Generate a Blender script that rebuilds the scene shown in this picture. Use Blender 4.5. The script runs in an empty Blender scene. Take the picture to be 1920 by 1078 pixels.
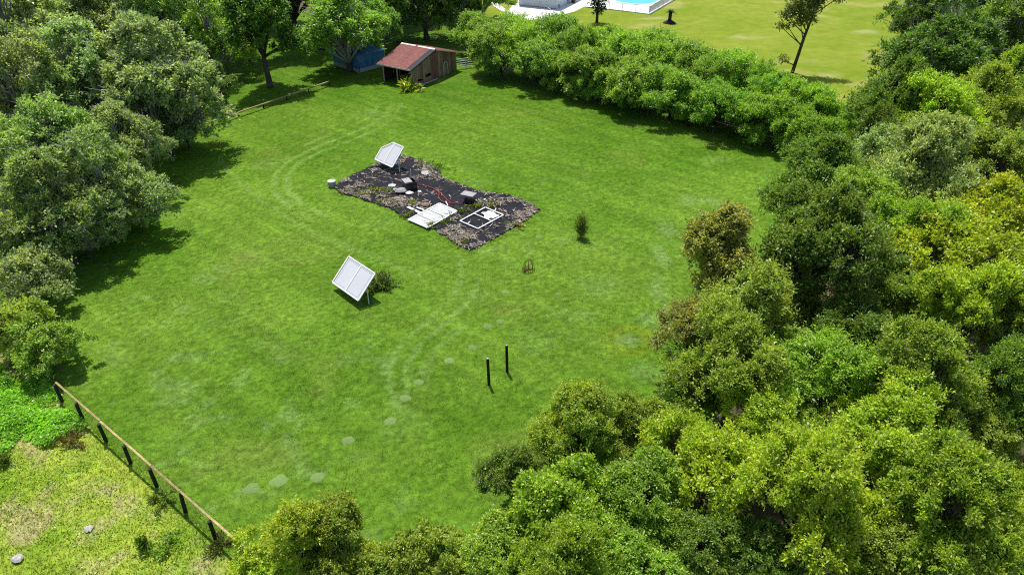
import bpy, math, random
import numpy as np
from mathutils import Vector

# ------------------------------------------------------------------ camera, sky, sun, exposure
scene = bpy.context.scene
COL = scene.collection
CAM_H, PITCH, FPX = 26.0, math.radians(33), 1330.0      # photo is 1920 x 1078
cam_d = bpy.data.cameras.new('camera')
cam = bpy.data.objects.new('camera', cam_d); COL.objects.link(cam)
cam.location = (0, 0, CAM_H); cam.rotation_euler = (math.radians(90) - PITCH, 0, 0)
cam_d.sensor_width = 36.0; cam_d.lens = FPX / 1920 * 36.0
cam_d.clip_start = 0.5; cam_d.clip_end = 3000
scene.camera = cam
SUN_EL = math.radians(68); SHX, SHY = 0.37, -0.929       # direction in which shadows fall
world = bpy.data.worlds.new('World'); scene.world = world; world.use_nodes = True
wn = world.node_tree.nodes; wl = world.node_tree.links
sky = wn.new('ShaderNodeTexSky'); sky.sky_type = 'NISHITA'; sky.sun_disc = False
sky.sun_elevation = SUN_EL; sky.sun_rotation = math.atan2(-SHX, -SHY)
sky.air_density = 1.0; sky.dust_density = 1.5
wl.new(sky.outputs[0], wn['Background'].inputs[0]); wn['Background'].inputs[1].default_value = 0.135
sun_d = bpy.data.lights.new('sun', 'SUN'); sun_d.energy = 4.6; sun_d.angle = math.radians(0.55)
sun_d.color = (1.0, 0.965, 0.89)
sun = bpy.data.objects.new('sun', sun_d); COL.objects.link(sun)
sun.rotation_euler = Vector((SHX*math.cos(SUN_EL), SHY*math.cos(SUN_EL), -math.sin(SUN_EL))).to_track_quat('-Z', 'Y').to_euler()
sun.location = (0, 60, 80)
vs = scene.view_settings; vs.view_transform = 'Standard'; vs.look = 'None'; vs.gamma = 1.0
vs.use_curve_mapping = False; vs.exposure = 0.36
scene.render.engine = 'CYCLES'
scene.cycles.max_bounces = 6; scene.cycles.transparent_max_bounces = 4
scene.cycles.use_denoising = False; scene.cycles.filter_width = 1.1

R = random.Random(7)
NR = np.random.default_rng(11)
SP, CP = math.sin(PITCH), math.cos(PITCH)
def G(x, y, z=0.0):
    """photo pixel -> point of the plane at height z"""
    u = (x - 960) / FPX; v = (y - 539) / FPX
    t = (z - CAM_H) / (-SP - v * CP)
    return Vector((u * t, (CP - v * SP) * t, z))

# ------------------------------------------------------------------ helpers
def link(o, parent=None):
    COL.objects.link(o)
    if parent: o.parent = parent
    return o
def tag(o, label=None, cat=None, group=None, kind=None):
    if label: o['label'] = label
    if cat: o['category'] = cat
    if group: o['group'] = group
    if kind: o['kind'] = kind
    return o
def empty(name, loc, label, cat, group=None):
    o = bpy.data.objects.new(name, None); link(o); o.location = loc; o.empty_display_size = 0.3
    return tag(o, label, cat, group)
def origin(o):
    while o.parent: o = o.parent
    return o.location
class MB:
    """collects solids in world coordinates; build() links them as one mesh"""
    def __init__(s): s.v = []; s.f = []
    def add(s, vs_, fs):
        n = len(s.v); s.v += [Vector(p) for p in vs_]; s.f += [tuple(n + i for i in f) for f in fs]; return s
    def hexa(s, p):     # 8 points: 4 bottom, 4 top
        return s.add(p, [(3,2,1,0),(4,5,6,7),(0,1,5,4),(1,2,6,5),(2,3,7,6),(3,0,4,7)])
    def box(s, c, sz, rz=0.0):
        c = Vector(c); a, b, h = sz[0]/2, sz[1]/2, sz[2]/2; cs, sn = math.cos(rz), math.sin(rz)
        P = []
        for z in (-h, h):
            for x, y in ((-a,-b),(a,-b),(a,b),(-a,b)):
                P.append(c + Vector((x*cs - y*sn, x*sn + y*cs, z)))
        return s.hexa(P)
    def beam(s, p, q, w, h, up=(0,0,1)):
        p, q = Vector(p), Vector(q); d = (q - p).normalized(); u = Vector(up)
        if abs(d.dot(u)) > .95: u = Vector((0,1,0))
        x = d.cross(u).normalized() * (w/2); y = x.normalized().cross(d).normalized() * (h/2)
        return s.hexa([p-x-y, p+x-y, p+x+y, p-x+y, q-x-y, q+x-y, q+x+y, q-x+y])
    def tube(s, pts, rad, n=6, cap=True):
        pts = [Vector(p) for p in pts]
        rad = rad if isinstance(rad, (list, tuple)) else [rad]*len(pts)
        base = len(s.v); last = None
        for i, p in enumerate(pts):
            d = (pts[min(i+1, len(pts)-1)] - pts[max(i-1, 0)]).normalized()
            u = Vector((1,0,0)) if last is None else last
            if abs(d.dot(u)) > .9: u = Vector((0,1,0)) if abs(d.y) < .9 else Vector((0,0,1))
            a = (u - d*d.dot(u)).normalized(); b = d.cross(a); last = a
            for k in range(n):
                t = 2*math.pi*k/n
                s.v.append(p + (a*math.cos(t) + b*math.sin(t))*rad[i])
        for i in range(len(pts)-1):
            for k in range(n):
                k2 = (k+1) % n; o = base + i*n
                s.f.append((o+k, o+k2, o+n+k2, o+n+k))
        if cap:
            s.f.append(tuple(base + n - 1 - k for k in range(n)))
            s.f.append(tuple(base + (len(pts)-1)*n + k for k in range(n)))
        return s
    def slab(s, poly, off):
        """polygon extruded by vector off"""
        off = Vector(off); n = len(poly); b = len(s.v)
        s.v += [Vector(p) for p in poly] + [Vector(p) + off for p in poly]
        s.f.append(tuple(b + i for i in range(n))); s.f.append(tuple(b + 2*n - 1 - i for i in range(n)))
        for i in range(n):
            j = (i+1) % n; s.f.append((b+j, b+i, b+n+i, b+n+j))
        return s
    def build(s, name, mat, parent=None, smooth=False, loc=None):
        o0 = origin(parent) if parent else Vector(loc or (0,0,0))
        me = bpy.data.meshes.new(name); me.from_pydata([tuple(p - o0) for p in s.v], [], s.f)
        if mat: me.materials.append(mat)
        if smooth: me.polygons.foreach_set('use_smooth', [True]*len(me.polygons))
        me.update()
        o = link(bpy.data.objects.new(name, me), parent)
        if not parent: o.location = o0
        return o
def np_mesh(name, verts, faces, mat, face_attrs=None, vert_cols=None, smooth=False):
    """fast mesh from arrays; faces (n,3) or (n,4)"""
    me = bpy.data.meshes.new(name); nv, (nf, k) = len(verts), faces.shape
    me.vertices.add(nv); me.vertices.foreach_set('co', np.ascontiguousarray(verts, np.float32).ravel())
    me.loops.add(nf*k); me.loops.foreach_set('vertex_index', np.ascontiguousarray(faces, np.int32).ravel())
    me.polygons.add(nf); me.polygons.foreach_set('loop_start', np.arange(0, nf*k, k, dtype=np.int32))
    if smooth: me.polygons.foreach_set('use_smooth', np.ones(nf, bool))
    me.update(calc_edges=True)
    for nm, arr in (face_attrs or {}).items():
        if arr.ndim == 1:
            at = me.attributes.new(nm, 'FLOAT', 'FACE'); at.data.foreach_set('value', arr.astype(np.float32))
        else:
            at = me.attributes.new(nm, 'FLOAT_COLOR', 'FACE')
            at.data.foreach_set('color', np.c_[arr, np.ones(len(arr))].astype(np.float32).ravel())
    if vert_cols is not None:
        at = me.attributes.new('Col', 'FLOAT_COLOR', 'POINT')
        at.data.foreach_set('color', np.c_[vert_cols, np.ones(len(vert_cols))].astype(np.float32).ravel())
    if mat: me.materials.append(mat)
    return me
def hash2(ix, iy, seed):
    h = (ix.astype(np.int64)*374761393 + iy.astype(np.int64)*668265263 + seed*1442695041) & 0x7fffffff
    h = ((h ^ (h >> 13)) * 1274126177) & 0x7fffffff
    return ((h ^ (h >> 16)) & 0xffff) / 65535.0
def vnoise(x, y, seed=0):
    ix, iy = np.floor(x), np.floor(y); fx, fy = x-ix, y-iy
    fx = fx*fx*(3-2*fx); fy = fy*fy*(3-2*fy)
    a, b = hash2(ix, iy, seed), hash2(ix+1, iy, seed); c, d = hash2(ix, iy+1, seed), hash2(ix+1, iy+1, seed)
    return (a*(1-fx)+b*fx)*(1-fy) + (c*(1-fx)+d*fx)*fy
def fbm(x, y, seed=0, octaves=4):
    s, a, t = 0, .5, 0
    for i in range(octaves):
        s = s + a*vnoise(x*2**i + 17.3*i, y*2**i + 5.1*i, seed+i); t += a; a *= .55
    return s/t
def sstep(a, b, x):
    t = np.clip((x-a)/(b-a), 0, 1); return t*t*(3-2*t)
def inside(poly, x, y):
    r = np.zeros(x.shape, bool); n = len(poly)
    for i in range(n):
        (x1, y1), (x2, y2) = poly[i], poly[(i+1) % n]
        c = ((y1 > y) != (y2 > y)) & (x < (x2-x1)*(y-y1)/((y2-y1) or 1e-9) + x1)
        r ^= c
    return r
def polydist(pts, x, y):
    d = np.full(x.shape, 1e9)
    for (x1, y1), (x2, y2) in zip(pts[:-1], pts[1:]):
        dx, dy = x2-x1, y2-y1; t = np.clip(((x-x1)*dx + (y-y1)*dy)/(dx*dx+dy*dy+1e-9), 0, 1)
        d = np.minimum(d, np.hypot(x-x1-t*dx, y-y1-t*dy))
    return d
def G2(x, y): p = G(x, y); return (p.x, p.y)

# ------------------------------------------------------------------ materials
def new_mat(name):
    m = bpy.data.materials.new(name); m.use_nodes = True
    nt = m.node_tree; return m, nt.nodes, nt.links, nt.nodes['Principled BSDF']
def surf(name, c1, c2, scale=6.0, rough=0.8, bump=0.3, rnd=0.15, detail=6.0, stretch=None, spec=0.3, dist=0.02, c3=None):
    """two-tone noise colour, per-object brightness, bump"""
    m, n, l, b = new_mat(name)
    tc = n.new('ShaderNodeTexCoord'); mp = n.new('ShaderNodeMapping')
    l.new(tc.outputs['Object'], mp.inputs[0])
    if stretch: mp.inputs['Scale'].default_value = stretch
    nz = n.new('ShaderNodeTexNoise'); nz.inputs['Scale'].default_value = scale; nz.inputs['Detail'].default_value = detail
    nz.inputs['Roughness'].default_value = .65
    l.new(mp.outputs[0], nz.inputs['Vector'])
    rp = n.new('ShaderNodeValToRGB'); e = rp.color_ramp.elements
    e[0].position = .32; e[0].color = (*c1, 1); e[1].position = .68; e[1].color = (*c2, 1)
    if c3: k = e.new(.8); k.color = (*c3, 1)
    l.new(nz.outputs[0], rp.inputs[0])
    oi = n.new('ShaderNodeObjectInfo'); mr = n.new('ShaderNodeMapRange')
    mr.inputs[3].default_value = 1-rnd; mr.inputs[4].default_value = 1+rnd
    l.new(oi.outputs['Random'], mr.inputs[0])
    hs = n.new('ShaderNodeHueSaturation'); l.new(rp.outputs[0], hs.inputs['Color']); l.new(mr.outputs[0], hs.inputs['Value'])
    l.new(hs.outputs[0], b.inputs['Base Color'])
    b.inputs['Roughness'].default_value = rough; b.inputs['Specular IOR Level'].default_value = spec
    if bump:
        bp = n.new('ShaderNodeBump'); bp.inputs['Strength'].default_value = bump; bp.inputs['Distance'].default_value = dist
        l.new(nz.outputs[0], bp.inputs['Height']); l.new(bp.outputs[0], b.inputs['Normal'])
    return m
def leaf_material(name='leaf', gloss=.45):
    """colour of the object (its viewport colour) x per-leaf tint; alpha of that colour = share of yellow new growth"""
    m, n, l, b = new_mat(name); out = n['Material Output']
    oi = n.new('ShaderNodeObjectInfo')
    ti = n.new('ShaderNodeAttribute'); ti.attribute_name = 'tint'
    tp = n.new('ShaderNodeAttribute'); tp.attribute_name = 'tip'
    r1 = n.new('ShaderNodeValToRGB'); e = r1.color_ramp.elements
    e[0].position = 0; e[0].color = (.58, .72, .62, 1); e[1].position = 1; e[1].color = (3.3, 3.0, 2.0, 1)
    k = e.new(.5); k.color = (1.52, 1.62, 1.3, 1)
    l.new(ti.outputs['Fac'], r1.inputs[0])
    mu = n.new('ShaderNodeMix'); mu.data_type = 'RGBA'; mu.blend_type = 'MULTIPLY'; mu.inputs[0].default_value = 1
    l.new(oi.outputs['Color'], mu.inputs[6]); l.new(r1.outputs[0], mu.inputs[7])
    tm = n.new('ShaderNodeMath'); tm.operation = 'MULTIPLY'; l.new(tp.outputs['Fac'], tm.inputs[0]); l.new(oi.outputs['Alpha'], tm.inputs[1])
    yr = n.new('ShaderNodeValToRGB'); e = yr.color_ramp.elements
    e[0].position = .3; e[0].color = (.42, .42, .03, 1); e[1].position = .9; e[1].color = (.52, .30, .06, 1)
    l.new(ti.outputs['Fac'], yr.inputs[0])
    mx = n.new('ShaderNodeMix'); mx.data_type = 'RGBA'; l.new(tm.outputs[0], mx.inputs[0])
    l.new(mu.outputs[2], mx.inputs[6]); l.new(yr.outputs[0], mx.inputs[7])
    l.new(mx.outputs[2], b.inputs['Base Color'])
    b.inputs['Roughness'].default_value = .42; b.inputs['Specular IOR Level'].default_value = gloss
    tr = n.new('ShaderNodeBsdfTranslucent')
    tc = n.new('ShaderNodeMix'); tc.data_type = 'RGBA'; tc.blend_type = 'MULTIPLY'; tc.inputs[0].default_value = 1
    tc.inputs[7].default_value = (1.35, 1.45, .7, 1); l.new(mx.outputs[2], tc.inputs[6]); l.new(tc.outputs[2], tr.inputs[0])
    ms = n.new('ShaderNodeMixShader'); ms.inputs[0].default_value = .45
    l.new(b.outputs[0], ms.inputs[1]); l.new(tr.outputs[0], ms.inputs[2]); l.new(ms.outputs[0], out.inputs[0])
    return m
def col_material(name, attr_scale, rough=.85, bump=.5, blade=False, lo=.62, hi=1.38, dist=.04, sc1=2.2):
    """colour from the mesh's Col attribute with fine grain on top"""
    m, n, l, b = new_mat(name); out = n['Material Output']
    at = n.new('ShaderNodeAttribute'); at.attribute_name = 'Col'
    if blade:
        l.new(at.outputs['Color'], b.inputs['Base Color']); b.inputs['Roughness'].default_value = .55
        b.inputs['Specular IOR Level'].default_value = .05
        tr = n.new('ShaderNodeBsdfTranslucent'); l.new(at.outputs['Color'], tr.inputs[0])
        ms = n.new('ShaderNodeMixShader'); ms.inputs[0].default_value = .4
        l.new(b.outputs[0], ms.inputs[1]); l.new(tr.outputs[0], ms.inputs[2]); l.new(ms.outputs[0], out.inputs[0])
        return m
    ge = n.new('ShaderNodeNewGeometry')
    nz = n.new('ShaderNodeTexNoise'); nz.inputs['Scale'].default_value = attr_scale; nz.inputs['Detail'].default_value = 5; nz.inputs['Roughness'].default_value = .75
    nz2 = n.new('ShaderNodeTexNoise'); nz2.inputs['Scale'].default_value = sc1; nz2.inputs['Detail'].default_value = 4
    l.new(ge.outputs['Position'], nz.inputs['Vector']); l.new(ge.outputs['Position'], nz2.inputs['Vector'])
    ad = n.new('ShaderNodeMath'); ad.operation = 'ADD'; l.new(nz.outputs[0], ad.inputs[0]); l.new(nz2.outputs[0], ad.inputs[1])
    mr = n.new('ShaderNodeMapRange'); mr.inputs[1].default_value = .65; mr.inputs[2].default_value = 1.35
    mr.inputs[3].default_value = lo; mr.inputs[4].default_value = hi; l.new(ad.outputs[0], mr.inputs[0])
    hs = n.new('ShaderNodeHueSaturation'); l.new(at.outputs['Color'], hs.inputs['Color']); l.new(mr.outputs[0], hs.inputs['Value'])
    l.new(hs.outputs[0], b.inputs['Base Color']); b.inputs['Roughness'].default_value = rough; b.inputs['Specular IOR Level'].default_value = .04
    bp = n.new('ShaderNodeBump'); bp.inputs['Strength'].default_value = bump; bp.inputs['Distance'].default_value = dist
    l.new(nz.outputs[0], bp.inputs['Height']); l.new(bp.outputs[0], b.inputs['Normal'])
    return m
def plain(name, c, rough=.6, spec=.4, metal=0):
    return surf(name, tuple(x*.86 for x in c), tuple(min(1, x*1.08) for x in c), 5, rough, .12, .06, spec=spec, dist=.004)

M = {}
M['leaf'] = leaf_material()
M['floor'] = surf('woodland_floor', (.035,.028,.016), (.11,.085,.045), 1.3, .95, .8, 0, 9, dist=.12, c3=(.07,.08,.03))
M['bark'] = surf('bark', (.035,.028,.022), (.10,.085,.07), 5, .95, .8, .2, stretch=(1,1,.25), dist=.03)
M['grey_bark'] = surf('grey_bark', (.18,.168,.15), (.40,.385,.35), 6, .9, .5, .2, stretch=(1,1,.4))
M['lawn'] = col_material('lawn_grass_ground', 9, lo=.5, hi=1.5, sc1=3.2)
M['blade'] = col_material('grass_blade', 1, blade=True)
M['far_lawn'] = col_material('far_lawn', 5, lo=.8, hi=1.2, sc1=.7)
M['black_wood'] = surf('black_post', (.008,.007,.006), (.03,.026,.022), 9, .8, .4, .25, stretch=(1,1,.2))
M['rail'] = surf('yellowed_rail', (.17,.13,.055), (.40,.32,.13), 2.5, .8, .3, .18, stretch=(1,1,1))
M['white'] = plain('white_paint', (.64,.64,.63), .45)
M['board'] = surf('white_board', (.46,.47,.495), (.49,.50,.52), .8, .45, 0, .04)
M['weathered'] = surf('weathered_white', (.30,.31,.30), (.56,.57,.56), 4, .8, .2, .1, c3=(.48,.48,.46))
M['line'] = plain('grey_line', (.44,.45,.47), .6)
M['fabric'] = surf('black_groundcloth', (.006,.006,.009), (.017,.017,.024), 1.6, .75, .9, 0, 8, spec=.12, dist=.1)
M['mulch'] = surf('mulch', (.12,.08,.055), (.42,.31,.22), 8, .95, .6, .35)
M['concrete'] = surf('concrete', (.50,.49,.46), (.66,.65,.62), 1.5, .9, .2, .03)
M['block'] = surf('grey_block', (.22,.22,.21), (.42,.42,.40), 9, .95, .5, .2)
M['black'] = surf('black_plastic', (.006,.006,.007), (.02,.02,.022), 5, .4, .1, .1, spec=.5)
M['stone_top'] = surf('slate_top', (.20,.19,.19), (.34,.32,.32), 4, .7, .2, .1)
M['red'] = plain('red_hose', (.26,.035,.035), .4)
M['roof'] = surf('red_roof', (.17,.05,.038), (.29,.10,.082), 2.2, .6, .1, .10, c3=(.33,.15,.13))
M['tar'] = surf('tar_sheet', (.02,.021,.025), (.07,.07,.08), 6, .7, .3, .1)
M['cap'] = surf('ridge_cap', (.45,.32,.28), (.72,.64,.6), 5, .5, .2, .1)
M['barn'] = surf('barn_board', (.17,.09,.06), (.33,.20,.145), 4, .9, .4, .35, stretch=(1,1,.15), c3=(.34,.25,.20))
M['shade_board'] = surf('shade_toned_board', (.02,.014,.01), (.06,.042,.03), 4, .95, .4, .3, stretch=(1,1,.15))  # barn's interior shade put into the board colour, darker than the front boards
M['barn_red'] = surf('red_board', (.22,.04,.04), (.36,.12,.1), 4, .9, .4, .2, stretch=(1,1,.3))
M['timber'] = surf('old_timber', (.17,.13,.09), (.38,.31,.23), 6, .9, .4, .25, stretch=(1,1,.25))
M['metal'] = plain('grey_metal', (.55,.56,.57), .5)
M['blue'] = surf('blue_sheet', (.03,.10,.21), (.07,.20,.37), 1.8, .5, .15, .1)
M['siding'] = surf('pale_siding', (.66,.69,.74), (.72,.75,.79), 1.0, .6, 0, .03, stretch=(.2,.2,3))
M['shingle'] = surf('shingle', (.13,.12,.115), (.24,.225,.21), 9, .9, .4, .1)
M['deck'] = surf('pool_deck', (.74,.72,.70), (.82,.80,.78), 2, .8, .1, .02)
M['stone'] = surf('pale_stone', (.26,.24,.23), (.48,.45,.43), 6, .9, .6, .1)
M['mound'] = surf('pale_mound', (.098,.17,.032), (.145,.215,.066), 12, .95, .5, .1)
M['soil'] = surf('bare_soil', (.16,.10,.055), (.34,.22,.13), 4, .95, .6, .1)
M['wire'] = plain('rusty_wire', (.09,.06,.035), .7)
M['mulch_dark'] = surf('dark_mulch', (.01,.009,.008), (.04,.035,.03), 9, .95, .6, .1)
m, n, l, b = new_mat('pool_water'); b.inputs['Base Color'].default_value = (.02,.42,.62,1); b.inputs['Roughness'].default_value = .06
nz = n.new('ShaderNodeTexNoise'); nz.inputs['Scale'].default_value = 2.5; bp = n.new('ShaderNodeBump'); bp.inputs['Strength'].default_value = .15; bp.inputs['Distance'].default_value = .03
l.new(nz.outputs[0], bp.inputs['Height']); l.new(bp.outputs[0], b.inputs['Normal']); M['water'] = m

# ------------------------------------------------------------------ the ground and its sheets
K = CAM_H / 23.5
def W(pts): return [(x*K, y*K) for x, y in pts]
LAWN = W([(-48,112), (-9,112), (-6,90), (-3.2,84.5), (10,72.5), (25.5,58.5), (24.5,52), (20,44), (15,36), (11,28), (8,22), (2,15), (-7,13.2), (-10.6,17.0), (-22.9,26.5), (-44,43), (-36,56), (-29.6,64), (-33,75), (-48,95)])
MEADOW = W([(-6.5,12.4), (-9.9,17.4), (-22.4,27.2), (-34,36.4), (-46,30), (-34,10), (-20,4), (-8,6)])
FAR = W([(-14,150), (-2.5,92), (8,82), (27,62), (40,70), (80,110), (150,180), (150,260), (-14,260)])
YARD = W([(-48,112), (-9,112), (-6,90), (-10,80), (-18,79.5), (-20.5,77.5), (-29.2,63.5), (-33,75), (-48,95)])
g = MB().add([(-700,-300,-.012), (700,-300,-.012), (700,1500,-.012), (-700,1500,-.012)], [(0,1,2,3)])
tag(g.build('ground', M['floor']), kind='structure')

TRACKS = [[(752,196),(742,218),(716,238),(664,262),(604,284),(562,304),(538,330),(540,360),(566,386),(610,404)],
          [(736,196),(724,216),(694,236),(646,256),(584,280),(540,302),(514,330),(516,362),(544,392),(590,412)],
          [(708,200),(690,222),(660,238),(610,256),(575,272)],
          [(735,735),(728,690),(752,645),(806,600),(850,560),(868,515),(860,480)],
          [(765,735),(760,690),(784,650),(836,604),(880,565),(900,520)],
          [(800,730),(798,690),(822,652),(870,612)],
          [(405,300),(470,360),(540,410),(620,450),(700,480),(790,520)]]
TRACKS = [[G2(*p) for p in t] for t in TRACKS]
PALE = [(1330,378,26,8,.8),(1250,430,20,22,.7),(1240,480,16,26,.6),(1235,545,20,34,.55),(1220,600,26,18,.6),(1180,640,26,12,.9),(1290,375,22,12,.5),
        (1375,480,30,14,.6),(1330,300,40,8,.35),(905,552,40,14,.3),(1080,590,50,18,.35),(355,735,8,18,.5),(458,692,7,9,.6),(430,660,20,14,.15),(395,955,14,12,.8),(500,310,30,12,.4),
        (700,215,36,10,.45),(1120,540,60,26,.3),(1000,640,50,30,.25),(1215,700,40,26,.45),(760,800,60,40,.2),(1010,230,30,6,.35),(1190,235,26,5,.4),(670,860,40,20,.22)]
SH_U = np.array([.785,-.62])
def lawn_color(x, y):
    a, c = fbm(x*.11, y*.11, 3), fbm(x*.55, y*.55, 9)
    u = x*SH_U[0] + y*SH_U[1]; w = -x*SH_U[1] + y*SH_U[0]
    st = fbm(u*.09, w*1.5, 21, 3)
    st2 = .5 + .5*np.sin(w*2*math.pi/1.55 + 2.2*fbm(u*.05, w*.05, 5))
    f = np.clip(.5 + 1.2*(a-.5) + .8*(c-.5), 0, 1)[:, None]
    base = np.array([.070,.156,.009])*(1-f) + np.array([.128,.218,.022])*f
    base = base * (1 + .42*(st-.5) + .08*(st2-.5))[:, None]
    # browner, thinner grass
    br = sstep(.58, .75, fbm(x*.16+40, y*.16, 31))*.42
    base = base*(1-br[:,None]) + np.array([.145,.185,.032])*br[:,None]
    # clumps of paler, bluish weed grass
    near = sstep(62, 34, y)
    pw = sstep(.57, .76, fbm(x*.8, y*.8, 51))*(.12 + .20*near)*sstep(.35, .6, fbm(x*.1+9, y*.1, 55))
    for px, py, rx, ry, s in PALE:
        q, q2, q3 = G(px, py), G(px+rx, py), G(px, py+ry)
        d = np.hypot((x-q.x)/(q2.x-q.x), (y-q.y)/(q.y-q3.y))
        d = d + .7*(fbm(x*1.3, y*1.3, 61)-.5)*2
        pw = np.maximum(pw, (.85 if px > 1100 else .6)*s*sstep(1.25, .2, d)*(.55+.6*fbm(x*2.2, y*2.2, 63)))
    pw = pw[:, None]; base = base*(1-pw) + np.array([.185,.275,.085])*pw
    # tyre and mower tracks
    for i, t in enumerate(TRACKS):
        d = polydist(t, x, y) + .25*(fbm(x*.9, y*.9, 71)-.5)
        k = (sstep(.34, .06, d)*(.6 if i < 3 else .34)*sstep(.25, .5, fbm(x*.5, y*.5, 73+i)))[:, None]
        base = base*(1-k) + np.array([.190,.290,.075])*k
    # yellow ring
    q = G(1180, 638); d = np.hypot((x-q.x), (y-q.y)*1.05); k = (np.exp(-((d-1.15)/.5)**2)*.42*(.4+1.1*fbm(x*1.1,y*1.1,91)))[:, None]
    base = base*(1-k) + np.array([.17,.19,.012])*k
    # sandy apron at the barn
    q = G(826, 150); d = np.hypot((x-q.x)/3.4, (y-q.y)/2.2); k = (sstep(1, .2, d)*.35)[:, None]
    base = base*(1-k) + np.array([.20,.24,.07])*k
    nr_ = (1 - .10*sstep(58, 34, y))[:, None]; base = base*nr_*np.array([.95,.97,.97])
    # bright yard grass further back
    fy = sstep(44, 76, y)[:, None]; base = base*(1-fy) + base*np.array([.76,.80,.60])*fy
    base = base*(1 + .30*(vnoise(x*3.1, y*3.1, 41)-.5) + .5*(vnoise(x*7.3, y*7.3, 43)-.5))[:, None]
    return base
def meadow_color(x, y):
    a, c = fbm(x*.35, y*.35, 103), fbm(x*1.3, y*1.3, 109)
    f = np.clip(.5+1.6*(a-.5)+1.2*(c-.5), 0, 1)[:, None]
    base = np.array([.135,.225,.016])*(1-f) + np.array([.265,.325,.04])*f
    b = (sstep(.54,.74, fbm(x*.7+5, y*.7, 121))*.65)[:, None]; base = base*(1-b) + np.array([.34,.27,.15])*b
    return base
def far_color(x, y):
    a, c = fbm(x*.05, y*.09, 203), fbm(x*.3, y*.45, 209)
    f = np.clip(.5+1.6*(a-.5)+1.2*(c-.5), 0, 1)[:, None]
    base = np.array([.135,.195,.012])*(1-f) + np.array([.195,.230,.026])*f
    b = (sstep(.60,.74, fbm(x*.14+5, y*.2, 221))*.5)[:, None]; base = base*(1-b) + np.array([.31,.28,.10])*b
    for px, py, rx, ry in ((1555,142,40,6),(1620,60,30,5),(1400,70,40,5),(1230,35,40,3),(1500,30,60,4)):
        q, q2, q3 = G(px, py), G(px+rx, py), G(px, py+ry)
        d = np.hypot((x-q.x)/(q2.x-q.x), (y-q.y)/(q.y-q3.y)) + 1.0*(fbm(x*.6, y*.6, 61)-.5)
        k = (sstep(1.1, .1, d)*.5)[:, None]; base = base*(1-k) + np.array([.36,.32,.17])*k
    return base
def sheet(name, poly, step, z, colf, mat, ragged=.5, relief=.0):
    xs = [p[0] for p in poly]; ys = [p[1] for p in poly]
    gx = np.arange(min(xs), max(xs)+step, step); gy = np.arange(min(ys), max(ys)+step, step)
    X, Y = np.meshgrid(gx, gy); nx, ny = len(gx), len(gy); X, Y = X.ravel(), Y.ravel()
    cx = (X.reshape(ny,nx)[:-1,:-1]+step/2).ravel(); cy = (Y.reshape(ny,nx)[:-1,:-1]+step/2).ravel()
    rg = (fbm(cx*.6, cy*.6, 301)-.5)*2*ragged; rh = (fbm(cx*.6+50, cy*.6, 311)-.5)*2*ragged
    ins = inside(poly, cx+rg, cy+rh)
    i = np.arange(nx*ny).reshape(ny,nx); F = np.c_[i[:-1,:-1].ravel(), i[:-1,1:].ravel(), i[1:,1:].ravel(), i[1:,:-1].ravel()][ins]
    used = np.unique(F); remap = np.zeros(nx*ny, np.int64); remap[used] = np.arange(len(used))
    X, Y = X[used], Y[used]
    V = np.c_[X, Y, z + relief*fbm(X*.5, Y*.5, 333)]
    me = np_mesh(name, V, remap[F], mat, vert_cols=colf(X, Y), smooth=True)
    return tag(link(bpy.data.objects.new(name, me)), kind='structure')
sheet('lawn', LAWN, .28, 0.0, lawn_color, M['lawn'], relief=.03)
sheet('meadow', MEADOW, .28, -.009, meadow_color, M['lawn'], relief=.012)
sheet('neighbour_lawn', FAR, 1.0, .004, far_color, M['far_lawn'])

def blades(name, poly, n, hmin, hmax, wid, colf, label, lean=.95, lo_=.5, mask=None, var=.3, seed=1):
    rg = np.random.default_rng(seed); xs = [p[0] for p in poly]; ys = [p[1] for p in poly]
    x = rg.uniform(min(xs), max(xs), n); y = rg.uniform(min(ys), max(ys), n)
    ok = inside(poly, x, y)
    # only ground the photograph can see
    zc = y*CP + CAM_H*SP; u = x*FPX/zc; v = (-y*SP + CAM_H*CP)*FPX/zc
    ok &= (np.abs(u) < 1010) & (v > -590) & (v < 600)
    if mask is not None: ok &= mask(x, y)
    ok &= rg.random(n) < 1 - .72*sstep(42, 70, y)
    x, y = x[ok], y[ok]; n = len(x)
    h = rg.uniform(hmin, hmax, n)*(.6+.8*fbm(x*.8, y*.8, 401))*(1 + 1.2*sstep(.8, .1, polydist(MATW + [MATW[0]], x, y))); a = rg.uniform(0, 2*math.pi, n); t = rg.uniform(lo_, lean, n)
    dx, dy = np.cos(a), np.sin(a); w = wid*rg.uniform(.6, 1.4, n)
    b = a + math.pi/2 + rg.normal(size=n)*.35; sx, sy = np.cos(b)*w/2, np.sin(b)*w/2
    V = np.empty((n, 3, 3)); z0 = np.zeros(n)
    V[:,0] = np.c_[x-sx, y-sy, z0]; V[:,1] = np.c_[x+sx, y+sy, z0]
    V[:,2] = np.c_[x+dx*h*t, y+dy*h*t, h*np.sqrt(1-np.minimum(t,.95)**2)+.02]
    c = colf(x, y)*rg.uniform(1-var, 1+var, n)[:, None]
    c[:,0] *= rg.uniform(.8, 1.25, n)
    me = np_mesh(name, V.reshape(-1,3), np.arange(n*3).reshape(n,3), M['blade'], face_attrs={'Col': c})
    return tag(link(bpy.data.objects.new(name, me)), label, 'grass', kind='stuff')
MATPX = [(80,350),(180,290),(300,235),(400,190),(480,165),(560,180),(640,220),(705,255),(715,292),(770,318),(850,345),(905,365),(950,380),(1010,390),(1110,398),(1200,428),(1300,488),(1245,540),(1050,652),(900,732),(860,722),(680,612),(560,562),(420,485),(260,425),(120,388)]
MATPX = [(600+x/3.171, 240+y/3.171) for x, y in MATPX]
MATW = [G2(*p) for p in MATPX]
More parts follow.
